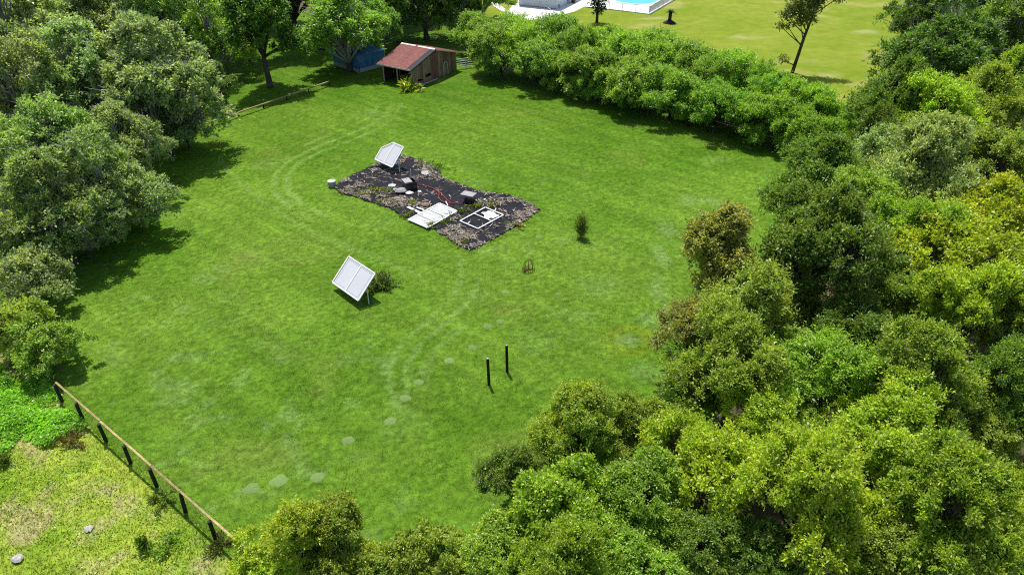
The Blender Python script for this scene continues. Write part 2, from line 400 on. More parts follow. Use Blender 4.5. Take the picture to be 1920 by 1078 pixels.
not_mat = lambda x, y: ~inside(MATW, x, y) | (polydist(MATW + [MATW[0]], x, y) < .55*sstep(.45, .75, fbm(x*1.2, y*1.2, 77)))
blades('lawn_grass', LAWN, 1500000, .035, .085, .024, lawn_color, 'short mown green grass covering the fenced paddock', mask=not_mat, seed=2)
blades('meadow_grass', MEADOW, 230000, .06, .22, .026, meadow_color, 'tall yellow-green meadow grass outside the lower fence', var=.4, seed=3)

# ------------------------------------------------------------------ foliage
def unit(a): return a/np.maximum(np.linalg.norm(a, axis=-1, keepdims=True), 1e-9)
def leaf_mesh(name, pos, axis, nrm, L, wr, tint, tip, fold=.12):
    n = len(pos); a = unit(axis); c = unit(np.cross(nrm, a)); nn = np.cross(a, c)
    L = L[:, None]; V = np.empty((n, 4, 3))
    V[:,0] = pos; V[:,1] = pos + a*L*.5 + c*L*wr*.5 + nn*L*fold; V[:,2] = pos + a*L; V[:,3] = pos + a*L*.5 - c*L*wr*.5 + nn*L*fold
    return np_mesh(name, V.reshape(-1,3), np.arange(n*4).reshape(n,4), M['leaf'], face_attrs={'tint': tint, 'tip': tip})
def make_tree(seed, Rc=3.5, zc=5.0, flat=.8, lobes=8, puffs=15, twigs=15, lpt=9, leaf=.19, lobe_r=.5, droop=.1, pale=0, pointed=0.0, wr=.5, trunk_r=.17, low=0.0, shoots=0):
    """a tree proto: (crown mesh, branch mesh, trunk mesh) standing on z = 0"""
    rg = np.random.default_rng(seed); rr = random.Random(seed)
    LC, LR = [], []
    for i in range(lobes):
        an = i*2.39996 + rg.uniform(-.5,.5); f = (i+.5)/lobes
        rad = Rc*(.66*math.sqrt(f) + rg.uniform(-.2,.2)); z = zc + flat*Rc*(.50 - .85*f + rg.uniform(-.32,.32)) + pointed*Rc*(1-f)
        LC.append((rad*math.cos(an)*(1-.3*pointed), rad*math.sin(an)*(1-.3*pointed), max(z, low + .6))); LR.append(Rc*lobe_r*rg.uniform(.6,1.15)*(1-.25*pointed*(1-f)))
    LC, LR = np.array(LC), np.array(LR)
    d = unit(rg.normal(size=(lobes, puffs, 3))); d[...,2] = np.where(d[...,2] < -.45, -d[...,2], d[...,2])
    pc = LC[:,None] + d*np.array([1,1,flat])*(LR[:,None,None]*rg.uniform(.62,1.08,(lobes,puffs,1)))
    lob = np.repeat(np.arange(lobes), puffs); pc = pc.reshape(-1,3); d = d.reshape(-1,3)
    inn = np.zeros(len(pc), bool)
    for j in range(lobes): inn |= (np.linalg.norm(pc-LC[j], axis=1) < .55*LR[j])
    keep = ~inn & (pc[:,2] > low+.2); pc, d, lob = pc[keep], d[keep], lob[keep]; P = len(pc)
    pr = LR[lob]*rg.uniform(.24,.46,P)
    td = unit(rg.normal(size=(P,twigs,3)) + 1.1*d[:,None] + np.array([0,0,.45]))
    tl = pr[:,None]*rg.uniform(.55,1.35,(P,twigs))
    if shoots:
        sm = rg.random((P,twigs)) < shoots; tl = np.where(sm, tl*1.7, tl); td = np.where(sm[...,None], unit(td+np.array([0,0,.8])), td)
    t = rg.uniform(.2,1.0,(P,twigs,lpt)); t[...,0] = 1
    pos = pc[:,None,None] + td[:,:,None]*(tl[...,None]*t)[...,None]
    pos[...,2] -= droop*(tl[...,None]*t)**2*1.2
    pos = pos + rg.normal(size=pos.shape)*leaf*.35
    ax = td[:,:,None] + rg.normal(size=pos.shape)*.75; ax[...,2] -= .15
    nr = .7*d[:,None,None] + np.array([0,0,.9]) + rg.normal(size=pos.shape)*.72
    ptint = rg.uniform(0,1,(P,1,1)); ttint = rg.uniform(0,1,(P,twigs,1))
    tint = np.clip(.22*ptint + .20*ttint + .58*rg.uniform(0,1,t.shape)**1.15, 0, 1)
    ptip = (rg.uniform(0,1,(P,1,1)) < .5)*1.0
    tip = sstep(.5,1.0,t)*np.clip(ptip*.8 + (ttint > .72)*.6, 0, 1)*(d[:,None,None,2] > -.1)*rg.uniform(.4,1,t.shape)
    n = tint.size
    crown = leaf_mesh('crown', pos.reshape(-1,3), ax.reshape(-1,3), nr.reshape(-1,3), leaf*rg.uniform(.65,1.35,n), wr, tint.ravel(), tip.ravel())
    br = MB()
    zt = max(zc - flat*Rc*.75, .4); top = Vector((rg.uniform(-.2,.2), rg.uniform(-.2,.2), zt))
    for j in range(lobes):
        c = Vector(LC[j]); mid = top.lerp(c, .5) + Vector((rr.uniform(-.3,.3), rr.uniform(-.3,.3), rr.uniform(-.1,.4)))
        br.tube([top, mid, c], [trunk_r*.55, trunk_r*.4, trunk_r*.22], 5)
    for k in range(P):
        c = top.lerp(Vector(LC[lob[k]]), rr.uniform(.35,1)); e = Vector(pc[k]); mid = c.lerp(e, .55) + Vector((rr.uniform(-.12,.12), rr.uniform(-.12,.12), rr.uniform(-.05,.15)))
        br.tube([c, mid, e + Vector(d[k])*pr[k]*.4], [trunk_r*.15, trunk_r*.10, .008], 3, cap=False)
    for k in range(int(P*pale)):       # bare grey twigs that stick out of the leaves
        i = rr.randrange(P); s = Vector(pc[i]); e = s + Vector(d[i])*pr[i]*1.2
        for q in range(3):
            o = Vector((rr.gauss(0,1), rr.gauss(0,1), rr.gauss(.1,.6))).normalized()
            br.tube([s, s.lerp(e,.6)+o*pr[i]*.3, e + o*pr[i]*rr.uniform(.5,1.1)], [.035,.025,.008], 3, cap=False)
    tk = MB(); pts = [Vector((0,0,-.25)), Vector((0,0,.25)), Vector((top.x*.4+rr.uniform(-.1,.1), top.y*.4, zt*.5)), top]
    tk.tube(pts, [trunk_r*1.7, trunk_r*1.25, trunk_r, trunk_r*.8], 8)
    def raw(mb, nm, mat):
        me = bpy.data.meshes.new(nm); me.from_pydata([tuple(p) for p in mb.v], [], mb.f); me.materials.append(mat)
        me.polygons.foreach_set('use_smooth', [True]*len(me.polygons)); return me
    return dict(crown=crown, branches=raw(br, 'branches', M['grey_bark'] if pale else M['bark']), trunk=raw(tk, 'trunk', M['bark']), R=Rc, zc=zc)
PROTO = {
 'wood': [make_tree(s, zc=4.6, leaf=.175, lobes=L, puffs=38, twigs=16, lpt=11, shoots=.2, low=.4, wr=.46, lobe_r=.42, flat=.9) for s, L in ((1,8),(2,9),(3,7),(4,10),(5,8))],
 'yellow': [make_tree(s, zc=4.6, leaf=.20, lobes=8, puffs=36, twigs=15, lpt=10, shoots=.15, wr=.6, flat=.7, low=.5) for s in (11,12)],
 'spire': [make_tree(s, Rc=2.3, zc=2.7, leaf=.19, lobes=9, puffs=30, twigs=14, lpt=8, pointed=.6, flat=1.1, lobe_r=.5, wr=.36, shoots=.35, low=.0, trunk_r=.1) for s in (21,22,23)],
 'oak': [make_tree(s, Rc=4.6, zc=4.7, flat=1.05, leaf=.235, lobes=14, puffs=29, twigs=13, lpt=9, lobe_r=.38, pale=.6, trunk_r=.3, low=.3, droop=.25) for s in (31,32,33,34)],
 'dark': [make_tree(s, Rc=4.6, zc=6.6, flat=.95, leaf=.32, lobes=11, puffs=26, twigs=13, lpt=8, lobe_r=.42, trunk_r=.34, low=1.5, wr=.6) for s in (41,42,43)],
 'hedge': [make_tree(s, Rc=3.6, zc=2.9, leaf=.235, lobes=11, puffs=30, twigs=15, lpt=9, lobe_r=.42, flat=.75, shoots=.5, wr=.36, low=.2, trunk_r=.12, droop=.2) for s in (51,52,53,54)],
 'bush': [make_tree(s, Rc=2.4, zc=2.0, leaf=.21, lobes=8, puffs=20, twigs=14, lpt=8, lobe_r=.46, flat=.75, shoots=.2, low=.1, trunk_r=.08, pale=.12) for s in (61,62)],
}
NTREE = [0]
def place(kind, loc, s, colr, tip=0.0, label='', name='tree', cat='tree', group=None, hs=1.0, rz=None, trunkmat=None, i=None):
    k = NTREE[0]; NTREE[0] += 1
    pr = PROTO[kind][(k if i is None else i) % len(PROTO[kind])]
    root = empty(name, loc, label, cat, group)
    root.rotation_euler = (0, 0, (k*2.399) % 6.283 if rz is None else rz); root.scale = (s, s, s*hs)
    for part in ('trunk', 'branches', 'crown'):
        o = bpy.data.objects.new(part, pr[part]); link(o, root)
        if part == 'crown':
            j = random.Random(k*13+5); v = j.uniform(.88, 1.12)
            o.color = (colr[0]*v*j.uniform(.92,1.08), colr[1]*v, colr[2]*v*j.uniform(.9,1.1), tip)
    return root
def tree_px(kind, px, py, rpx, colr, tip, label, name='woodland_tree', cat='tree', group=None, hs=1.0, i=None):
    """crown centre and crown radius in photo pixels; the tree stands on the ground at the depth its own height gives"""
    pr = PROTO[kind][0]; r = 3.0
    for _ in range(12):
        z = pr['zc']*r/pr['R']*hs; p = G(px, py, min(z, 20)); zc = p.y*CP + (CAM_H-p.z)*SP
        r = .5*r + .5*rpx*zc/FPX
    return place(kind, (p.x, p.y, 0), r/pr['R'], colr, tip, label, name, cat, group, hs, i=i)

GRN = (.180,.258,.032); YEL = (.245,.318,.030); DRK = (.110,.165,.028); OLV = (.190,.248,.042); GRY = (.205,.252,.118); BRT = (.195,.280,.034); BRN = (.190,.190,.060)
RW = 'trees of the wood on the right'
WOOD = [
 # kind, px, py, r, colour, tips, label
 ('bush',488,1052,52,YEL,.7,'low yellow-tipped bush at the end of the lower fence, bottom edge'),
 ('spire',572,1018,70,YEL,.8,'orange-tipped bushy tree at the bottom edge, left of the tallest tip'),
 ('spire',638,1004,66,OLV,.8,'tallest orange-tipped tree between the two bottom bushes, bottom edge left of centre'),
 ('bush',716,1062,50,OLV,.6,'low bush between the orange-tipped trees and the grey-twigged bush'),
 ('bush',805,1048,72,OLV,.25,'grey-twigged rounded bush at the bottom edge below the lawn'),
 ('bush',535,1070,55,YEL,.5,'low leafy bush at the bottom edge under the left orange-tipped tree'),
 ('bush',612,1072,55,OLV,.6,'low leafy bush at the bottom edge under the tallest orange tip'),
 ('bush',668,1058,48,YEL,.6,'yellowish bush right of the tallest orange tip at the bottom edge'),
 ('bush',760,1080,52,OLV,.3,'low bush at the bottom edge left of the grey-twigged bush'),
 ('bush',862,1082,50,OLV,.3,'low bush at the bottom edge between grey-twigged bush and dark tree'),
 ('wood',925,1045,85,GRN,.3,'dark green tree at the bottom edge where the lawn ends'),
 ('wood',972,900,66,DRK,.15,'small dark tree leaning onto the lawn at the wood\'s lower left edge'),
 ('yellow',1050,955,105,BRT,.25,'broad bright yellow-green tree near the lower left edge of the wood'),
 ('wood',1078,808,78,OLV,.5,'rounded brown-tipped tree at the wood\'s northern tip below the two posts'),
 ('wood',1185,800,62,OLV,.45,'smaller brown-tipped tree right beside the rounded one below the posts'),
 ('wood',1200,935,98,GRN,.12,'large round deep green tree in the lower wood left of centre'),
 ('wood',1255,830,70,OLV,.2,'olive tree behind the round deep green tree'),
 ('yellow',1330,870,95,YEL,.3,'yellow-green tree right of the round deep green tree'),
 ('wood',1055,1065,85,BRT,.25,'bright green tree at the bottom edge left of the middle of the wood'),
 ('wood',1190,1075,88,GRN,.25,'mid-green tree at the bottom edge below the round deep green tree'),
 ('wood',1320,1030,82,DRK,.1,'dark tree at the bottom edge left of the big pale crown'),
 ('spire',1342,520,88,BRN,.45,'tall brown-tipped conical tree standing out against the lawn on the right'),
 ('spire',1400,610,84,OLV,.3,'olive conical tree just behind the brown-tipped conical tree'),
 ('spire',1302,645,70,BRN,.5,'brown-tipped shrubby tree bulging onto the lawn right of the yellow ring'),
 ('wood',1380,695,95,OLV,.15,'broad olive tree at the lawn edge below the conical trees'),
 ('wood',1300,735,55,DRK,.1,'small dark tree at the lawn edge under the broad olive tree'),
 ('wood',1540,470,112,DRK,.1,'big dark tree at the lawn\'s right edge beside the conical trees'),
 ('wood',1490,405,62,DRK,.12,'dark tree at the lawn edge just above the big dark tree'),
 ('wood',1465,570,58,OLV,.15,'small olive tree between the big dark tree and the conical trees'),
 ('wood',1590,610,80,DRK,.1,'dark glossy tree below the big dark tree'),
 ('wood',1555,715,105,BRT,.2,'broad leafy bright green tree in the centre of the wood'),
 ('wood',1470,660,62,OLV,.15,'olive tree left of the broad leafy bright green tree'),
 ('wood',1435,810,80,YEL,.3,'yellow-green tree left below the broad bright green tree'),
 ('wood',1715,715,92,OLV,.15,'dense pale olive tree right of the broad bright green tree'),
 ('wood',1655,825,105,YEL,.2,'rounded yellow-green tree above the big pale crown in the lower wood'),
 ('wood',1515,935,125,YEL,.3,'big pale crown in the lower wood near the bottom'),
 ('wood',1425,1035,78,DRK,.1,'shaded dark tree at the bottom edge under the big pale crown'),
 ('wood',1640,1055,98,OLV,.2,'olive tree at the bottom edge right of the big pale crown'),
 ('wood',1780,965,118,BRT,.4,'large bright tree with orange-tipped shoots near the bottom right corner'),
 ('wood',1900,960,95,YEL,.45,'yellow-tipped tree at the right edge above the bottom corner'),
 ('wood',1770,1075,85,GRN,.2,'green tree cut by the bottom edge near the right corner'),
 ('wood',1900,1075,85,GRN,.2,'green tree in the bottom right corner of the photo'),
 ('wood',1840,840,75,OLV,.3,'orange-tipped small tree right of the rounded yellow-green tree'),
 ('wood',1890,745,80,DRK,.1,'dark tree at the right edge in the middle of the wood'),
 ('wood',1810,580,92,YEL,.25,'pale yellow-green tree below the vivid yellow-topped trees'),
 ('wood',1690,580,70,OLV,.2,'olive tree left of the pale yellow-green tree'),
 ('wood',1895,635,70,OLV,.25,'olive tree at the right edge below the vivid yellow crowns'),
 ('yellow',1775,462,112,(.27,.315,.022),.5,'broad vivid yellow-topped tree in the right wood'),
 ('yellow',1880,405,85,(.28,.315,.022),.6,'vivid yellow-topped tree cut by the right edge'),
 ('wood',1700,435,72,GRN,.15,'green tree between the big dark tree and the vivid yellow tree'),
 ('wood',1610,390,80,OLV,.1,'olive tree behind the big dark tree'),
 ('wood',1552,335,84,DRK,.15,'olive tree where the lawn\'s right edge meets the hedge'),
 ('wood',1640,315,75,(.215,.265,.105),.1,'grey-green tree two crowns right of the hedge end'),
 ('wood',1735,330,82,(.215,.265,.105),.12,'grey-green tree in the upper right wood above the vivid yellow tree'),
 ('wood',1845,300,85,OLV,.25,'rounded olive tree at the right side, above the vivid yellow tree'),
 ('wood',1745,225,75,YEL,.3,'yellow-green round topped tree below the tall dark oaks'),
 ('wood',1850,205,72,OLV,.3,'olive tree at the right under the tall dark oaks'),
 ('oak',1765,100,98,(.095,.155,.026),.05,'tall dark oak rising over the far lawn at the upper right'),
 ('oak',1725,40,70,(.085,.14,.026),.03,'tall dark oak at the top edge beside the far lawn'),
 ('oak',1830,20,70,(.10,.165,.03),.05,'oak at the top edge between the two tall oaks'),
 ('oak',1880,70,98,(.115,.185,.03),.08,'tall oak in the upper right corner'),
 ('wood',1692,200,74,DRK,.05,'dark tree at the foot of the tall oak beside the far lawn'),
 ('wood',1640,258,52,DRK,.05,'small dark tree between the hedge end and the tall oak'),
 ('wood',1905,160,55,GRN,.1,'green tree at the right edge below the corner oak'),
 ('wood',1905,520,60,YEL,.4,'yellow-green tree at the right edge beside the broad vivid yellow tree'),
 ('wood',1240,1000,60,YEL,.3,'small yellow-green tree tucked under the round deep green tree'),
 ('wood',1130,880,55,OLV,.2,'small olive tree between the rounded brown-tipped tree and the bright yellow-green one'),
 ('wood',1500,810,60,GRN,.15,'small green tree just above the big pale crown'),
 ('wood',1750,840,60,DRK,.1,'small dark tree in the gap right of the rounded yellow-green tree'),
]
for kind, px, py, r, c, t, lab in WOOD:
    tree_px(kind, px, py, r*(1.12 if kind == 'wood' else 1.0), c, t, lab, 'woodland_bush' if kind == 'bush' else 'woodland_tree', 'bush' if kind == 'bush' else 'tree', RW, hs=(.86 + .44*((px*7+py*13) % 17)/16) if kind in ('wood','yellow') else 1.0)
LO = 'oaks along the left fence'
OAKS = [
 ('oak',45,70,105,GRY,.05,'large grey-green oak in the upper left corner'),
 ('oak',165,45,85,GRY,.05,'grey-green oak second from the upper left corner'),
 ('oak',300,40,80,(.22,.30,.09),.05,'green oak at the top edge behind the big spreading oak'),
 ('oak',285,165,105,GRY,.08,'big spreading grey-twigged oak reaching over the left fence'),
 ('hedge',345,236,58,GRY,.05,'low drooping limb-heavy oak over the fence rail beside the lawn'),
 ('oak',160,170,95,GRY,.05,'grey-green oak left of the big spreading oak'),
 ('oak',40,205,95,GRY,.06,'grey-green oak at the left edge below the corner oak'),
 ('oak',110,285,88,(.23,.30,.10),.05,'green oak left of the drooping oak by the fence'),
 ('oak',195,345,84,GRY,.04,'dark twiggy oak leaning over the lawn\'s left edge'),
 ('oak',100,395,92,(.21,.255,.09),.03,'shaded olive oak at the lawn\'s left edge'),
 ('oak',20,330,80,(.23,.30,.10),.06,'green oak at the left edge of the photo half way to the fence'),
 ('bush',255,400,36,(.24,.28,.14),.05,'small grey-twigged bush tip at the lawn edge under the oaks'),
 ('oak',30,440,60,(.22,.27,.09),.05,'olive oak at the left edge above the round bushes'),
 ('bush',60,530,70,GRY,.12,'upper of three round bushes at the lawn\'s left edge'),
 ('bush',30,620,68,OLV,.12,'middle of three round bushes at the left edge of the photo'),
 ('bush',95,655,58,OLV,.12,'lowest of three round bushes, above the lower fence end'),
 ('oak',385,70,62,(.21,.30,.07),.1,'rounded green oak between the spreading oak and the shaded yard'),
 ('oak',405,160,34,DRK,.05,'small shaded oak at the edge of the dappled yard'),
 ('dark',445,22,52,DRK,.05,'dark oak at the top edge left of the trunked yard tree'),
 ('oak',235,-10,75,(.17,.24,.06),.05,'oak cut by the top edge above the spreading oak'),
 ('dark',340,-25,70,DRK,.04,'dark oak cut by the top edge left of the yard'),
 ('oak',235,285,70,GRY,.05,'grey-twigged oak crown just above the fence rail gap'),
 ('oak',110,-20,80,(.22,.30,.09),.05,'green oak cut by the top edge near the upper left corner'),
 ('oak',5,140,80,GRY,.05,'grey-green oak cut by the left edge, second from the top'),
 ('oak',150,430,50,GRY,.05,'low grey-green oak crown over the shaded lawn corner'),
]
for kind, px, py, r, c, t, lab in OAKS:
    tree_px(kind, px, py, r*(1.0 if kind == 'bush' else 1.0 if kind == 'hedge' else 1.22), c, t, lab, 'oak_bush' if kind == 'bush' else 'oak_tree', 'bush' if kind == 'bush' else 'tree', LO)
BK = 'trees around the barn'
def yard_tree(px, py, h, rad, colr, label, kind='dark', tip=.03, i=None):
    p = G(px, py); pr = PROTO[kind][0]; s = rad/pr['R']
    htop = (pr['zc'] + pr['R']*.95)*s
    return place(kind, (p.x, p.y, 0), s, colr, tip, label, 'yard_tree', 'tree', BK, hs=h/htop, i=i)
yard_tree(507, 164, 11.5, 4.3, (.085,.140,.024), 'thick-trunked tree in the dappled yard left of the barn', i=0)
yard_tree(562, 96, 13.5, 4.6, (.075,.125,.022), 'second trunked tree farther back in the dappled yard', i=1)
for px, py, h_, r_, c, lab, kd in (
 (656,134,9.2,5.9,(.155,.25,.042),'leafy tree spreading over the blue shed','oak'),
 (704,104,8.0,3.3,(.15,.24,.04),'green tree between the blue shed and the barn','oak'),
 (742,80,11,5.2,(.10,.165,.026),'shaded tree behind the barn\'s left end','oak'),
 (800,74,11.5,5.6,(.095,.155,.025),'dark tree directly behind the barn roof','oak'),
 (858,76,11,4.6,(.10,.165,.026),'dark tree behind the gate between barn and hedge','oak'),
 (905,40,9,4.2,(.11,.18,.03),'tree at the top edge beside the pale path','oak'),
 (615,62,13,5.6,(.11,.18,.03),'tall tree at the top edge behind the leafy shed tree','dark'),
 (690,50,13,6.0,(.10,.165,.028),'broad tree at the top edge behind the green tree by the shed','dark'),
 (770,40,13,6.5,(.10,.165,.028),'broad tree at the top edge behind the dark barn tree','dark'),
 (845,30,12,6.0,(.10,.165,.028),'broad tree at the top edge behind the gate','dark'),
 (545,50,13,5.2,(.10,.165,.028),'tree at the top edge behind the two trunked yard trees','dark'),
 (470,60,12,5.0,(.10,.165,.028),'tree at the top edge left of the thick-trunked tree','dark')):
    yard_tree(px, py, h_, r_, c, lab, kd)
HG = 'shrubs of the tall bright hedge'
HEDGE = [(918,92,52),(900,62,46),(965,80,58),(1012,112,54),(1050,82,58),(1098,130,56),(1130,98,58),(1180,152,58),(1214,112,60),(1262,172,58),(1300,136,62),(1345,196,58),(1378,150,60),(1425,218,56),(1440,180,54),(1498,240,52),(1520,205,50),(1580,258,46),(1590,225,40)]
EXTRA = [(940,112,40),(990,98,44),(1035,138,38),(1075,106,46),(1118,158,38),(1160,122,48),(1205,178,40),(1245,138,48),(1292,198,40),(1335,160,46),(1385,214,40),(1410,166,44),(1462,232,40),(1478,200,42),(1545,250,38)]
NEARH = ['first','second','third','fourth','fifth','sixth','seventh','eighth','ninth','tenth']
f_i = b_i = 0
for k, (px, py, r) in enumerate(HEDGE):
    front = k % 2 == 0
    if front: lab = NEARH[f_i] + ' shrub of the hedge\'s lawn-side row counted from the gate'; f_i += 1
    else: lab = NEARH[b_i] + ' shrub of the hedge\'s far row counted from the gate'; b_i += 1
    c = (.165,.270,.036) if k > 10 else (.178,.265,.055)
    tree_px('hedge', px, py+5, r*1.08, c, .12, lab, 'hedge_shrub', 'shrub', HG)

for k, (px, py, r) in enumerate(EXTRA):
    lab = (NEARH+['eleventh','twelfth','thirteenth','fourteenth','fifteenth'])[k] + ' of the smaller shrubs filling the hedge between the big ones, from the gate'
    tree_px('hedge', px, py, r*1.1, (.185,.285,.045) if k % 3 else (.150,.240,.045), .15, lab, 'hedge_shrub', 'shrub', 'smaller shrubs filling the tall hedge', hs=1.0+.25*(k % 2))
def foliage_mass(name, poly, n, hmax, leaf, colr, label, tip=.1, seed=5, mask=None, cat='undergrowth', clump=.8, thr=.42):
    rg = np.random.default_rng(seed); xs = [p[0] for p in poly]; ys = [p[1] for p in poly]
    x = rg.uniform(min(xs), max(xs), n); y = rg.uniform(min(ys), max(ys), n)
    f = fbm(x*clump, y*clump, seed)
    ok = inside(poly, x, y) & (f > thr)
    if mask is not None: ok &= mask(x, y)
    x, y, f = x[ok], y[ok], f[ok]; n = len(x)
    z = hmax*sstep(thr-.02, .75, f)*rg.uniform(.55, 1.0, n)**.5 + .03
    ax = rg.normal(size=(n,3)); nr = np.c_[rg.normal(size=(n,2))*.6, np.full(n, 1.0)]
    tint = np.clip(.5*rg.random(n) + .5*vnoise(x*1.5, y*1.5, 8), 0, 1)
    me = leaf_mesh(name, np.c_[x,y,z], ax, nr, leaf*rg.uniform(.6,1.4,n), .6, tint, (rg.random(n) < .3)*1.0)
    o = link(bpy.data.objects.new(name, me)); o.color = (*colr, tip)
    return tag(o, label, cat, kind='stuff')
WOODP = W([(-8,10), (2,15), (8,22), (11,28), (15,36), (20,44), (25,52), (26,62), (50,75), (60,60), (45,30), (26,8), (0,6)])
foliage_mass('undergrowth', WOODP, 130000, 1.3, .24, (.11,.16,.03), 'leafy undergrowth on the floor of the wood at right', .1, 5)
LEFTP = W([(-23.4,27), (-44,44), (-36.6,56), (-30.4,64), (-36,80), (-60,100), (-75,70), (-60,40), (-40,26)])
foliage_mass('brush', LEFTP, 110000, 1.2, .26, (.11,.14,.04), 'low brush on the ground under the left oaks', .1, 6)
VINE = [G2(*p) for p in ((0,690),(60,690),(108,735),(140,778),(172,806),(130,815),(90,842),(40,828),(0,858),(-60,820))]
foliage_mass('vine_patch', VINE, 34000, .5, .14, (.15,.29,.03), 'bright green leafy vines covering the ground beside the lower fence', .1, 7, cat='vines', clump=.7, thr=.36)
MEADP = W([(-9,13), (-11.2,16.6), (-23.4,26.0), (-30,30), (-40,24), (-34,12), (-20,6)])
foliage_mass('meadow_weeds', MEADP, 55000, .16, .10, (.19,.27,.03), 'scattered yellow-green leafy weeds among the meadow grass', .5, 8, cat='weeds', clump=.9, thr=.47)
foliage_mass('meadow_herbs', MEADP, 40000, .18, .10, (.16,.27,.03), 'patches of darker green herbs in the meadow', .1, 9, cat='weeds', clump=.6, thr=.6)

# ------------------------------------------------------------------ fences
def fence(name, px_pts, label, h=1.32, spacing=2.35, wires=True, far=False, rw=.10, rh=.04):
    A, B = Vector(px_pts[0]), Vector(px_pts[1]); d = (B-A); n = max(1, round(d.length/spacing)); st = d/n
    root = empty(name, A, label, 'fence')
    rr = random.Random(name + label)
    side = Vector((-d.y, d.x, 0)).normalized()
    if side.y > 0: side = -side
    if far: side = -side
    for i in range(n+1):
        p = A + st*i + side*.09; ln = Vector((rr.gauss(0,.03), rr.gauss(0,.03), 0)); hh = h - .07 + rr.uniform(-.04, .0)
        MB().tube([p + Vector((0,0,-.2)), p + ln*.5 + Vector((0,0,hh*.5)), p + ln + Vector((0,0,hh))], [.092,.088,.082], 8).build('post', M['black_wood'], root)
    for i in range(n):
        a = A + st*i + st*.004 + Vector((0,0,h + rr.uniform(-.02,.02))); b_ = A + st*(i+1) - st*.004 + Vector((0,0,h + rr.uniform(-.02,.02)))
        MB().beam(a, b_, rw, rh).build('rail', M['rail'], root)
    if wires:
        for z in (.35, .8):
            MB().tube([A + Vector((0,0,z)), B + Vector((0,0,z))], .0035, 4).build('wire', M['wire'], root)
    return root
h0 = 1.32
fence('paddock_fence', (G(618,153,.5)-Vector((0,0,.5)), G(96,331,.5)-Vector((0,0,.5))), h=.5, spacing=3.2, far=True, wires=False, rw=.2, rh=.10, label='long low fence with yellowed top rail between the lawn and the left oaks')
fence('paddock_fence', (G(104,716,h0)-Vector((0,0,h0)), G(458,1026,h0)-Vector((0,0,h0))), 'fence with black posts and yellowed top rail between lawn and meadow, lower left')
fence('paddock_fence', (G(1008,133,h0)-Vector((0,0,h0)), G(1500,272,h0)-Vector((0,0,h0))), 'fence with orange top rail half hidden under the tall hedge')

# ------------------------------------------------------------------ barn
F0, R0, L0 = G(773.6,165.5), G(855,132.4), G(728,153)
ex = (R0-F0).normalized(); ey = Vector((-ex.y, ex.x, 0)); BW = (R0-F0).length; BD = max(4.6, (L0-F0).dot(ey)); ez = Vector((0,0,1))
EV, RG = 2.35, 3.55
def BP(x, y, z): return F0 + ex*x + ey*y + ez*z
barn = empty('barn', F0, 'old red-roofed wooden barn with an open front at the far end of the lawn', 'barn')
def roof_z(x): return EV + (RG-EV)*(1-abs(x-BW/2)/(BW/2))
nb = 17; bw = BW/nb
for wall_y, nm in ((0.0, 'wall_board'), (BD, 'back_board')):
    for i in range(nb):
        x0, x1 = i*bw+.012, (i+1)*bw-.012; off = R.uniform(-.012,.012); t = .03
        def seg(z0, f0, f1):
            mb.hexa([BP(x0,wall_y+off-t/2,z0),BP(x1,wall_y+off-t/2,z0),BP(x1,wall_y+off+t/2,z0),BP(x0,wall_y+off+t/2,z0),
                     BP(x0,wall_y+off-t/2,f0),BP(x1,wall_y+off-t/2,f1),BP(x1,wall_y+off+t/2,f1),BP(x0,wall_y+off+t/2,f0)])
        mb = MB(); zt0, zt1 = roof_z(x0)-.06, roof_z(x1)-.06
        if nm == 'wall_board' and i in (2, 3, 5, 6):
            lo, hi = (.45, .72) if i < 4 else (.62, .95)
            seg(.02, lo, lo); seg(hi, zt0, zt1)
        elif nm == 'back_board' and i in (4, 9): seg(.02, 1.1, 1.1); seg(1.6, zt0, zt1)
        else: seg(.02, zt0, zt1)
        mb.build(nm, M['shade_board'] if nm == 'back_board' else M['barn_red'] if i == 8 else M['barn'], barn)
for i in range(10):      # closed long side away from the camera
    y0, y1 = i*BD/10+.012, (i+1)*BD/10-.012
    MB().hexa([BP(BW-.06,y0+.03,.02),BP(BW-.03,y0+.03,.02),BP(BW-.03,y1-.03,.02),BP(BW-.06,y1-.03,.02),BP(BW-.06,y0+.03,EV-.1),BP(BW-.03,y0+.03,EV-.1),BP(BW-.03,y1-.03,EV-.1),BP(BW-.06,y1-.03,EV-.1)]).build('side_board', M['shade_board'], barn)
for y in (.12, BD*.5, BD-.12):
    MB().beam(BP(.10,y,-.1), BP(.10,y,EV-.06), .16, .16).build('post', M['timber'], barn)
MB().beam(BP(.10,.02,EV-.14), BP(.10,BD-.02,EV-.14), .1, .18).build('header_beam', M['timber'], barn)
for i, x in enumerate((0.02, BW-.02)): MB().beam(BP(x,-.05,.0), BP(x,-.05,EV-.1), .14, .05).build('corner_trim', M['timber'], barn)
def roof_sheet(side, y0, y1, mat, name='roof_sheet', lift=0.0, jag=0.0):
    xe, xr = (-.55, BW/2-.03) if side < 0 else (BW+.55, BW/2+.03)
    ze, zr = roof_z(0) - (RG-EV)/(BW/2)*.55, RG
    mb = MB(); n = 12; rows = []
    for k in range(n+1):
        y = y0 + (y1-y0)*k/n; dz = .02*(1 if k % 2 else -1) + lift
        x = xe + jag*R.uniform(-.3, .5)*(1 if side < 0 else -1)
        zz = ze + (x-xe)/(xr-xe)*(zr-ze)
        rows.append((BP(x,y,zz+dz+.05), BP(xr,y,zr+dz+.05)))
    for a, c in zip(rows[:-1], rows[1:]):
        mb.hexa([a[0]-ez*.012, c[0]-ez*.012, c[1]-ez*.012, a[1]-ez*.012, a[0], c[0], c[1], a[1]])
    return mb.build(name, mat, barn)
ny = 7; yA, yB = -.35, BD+.35
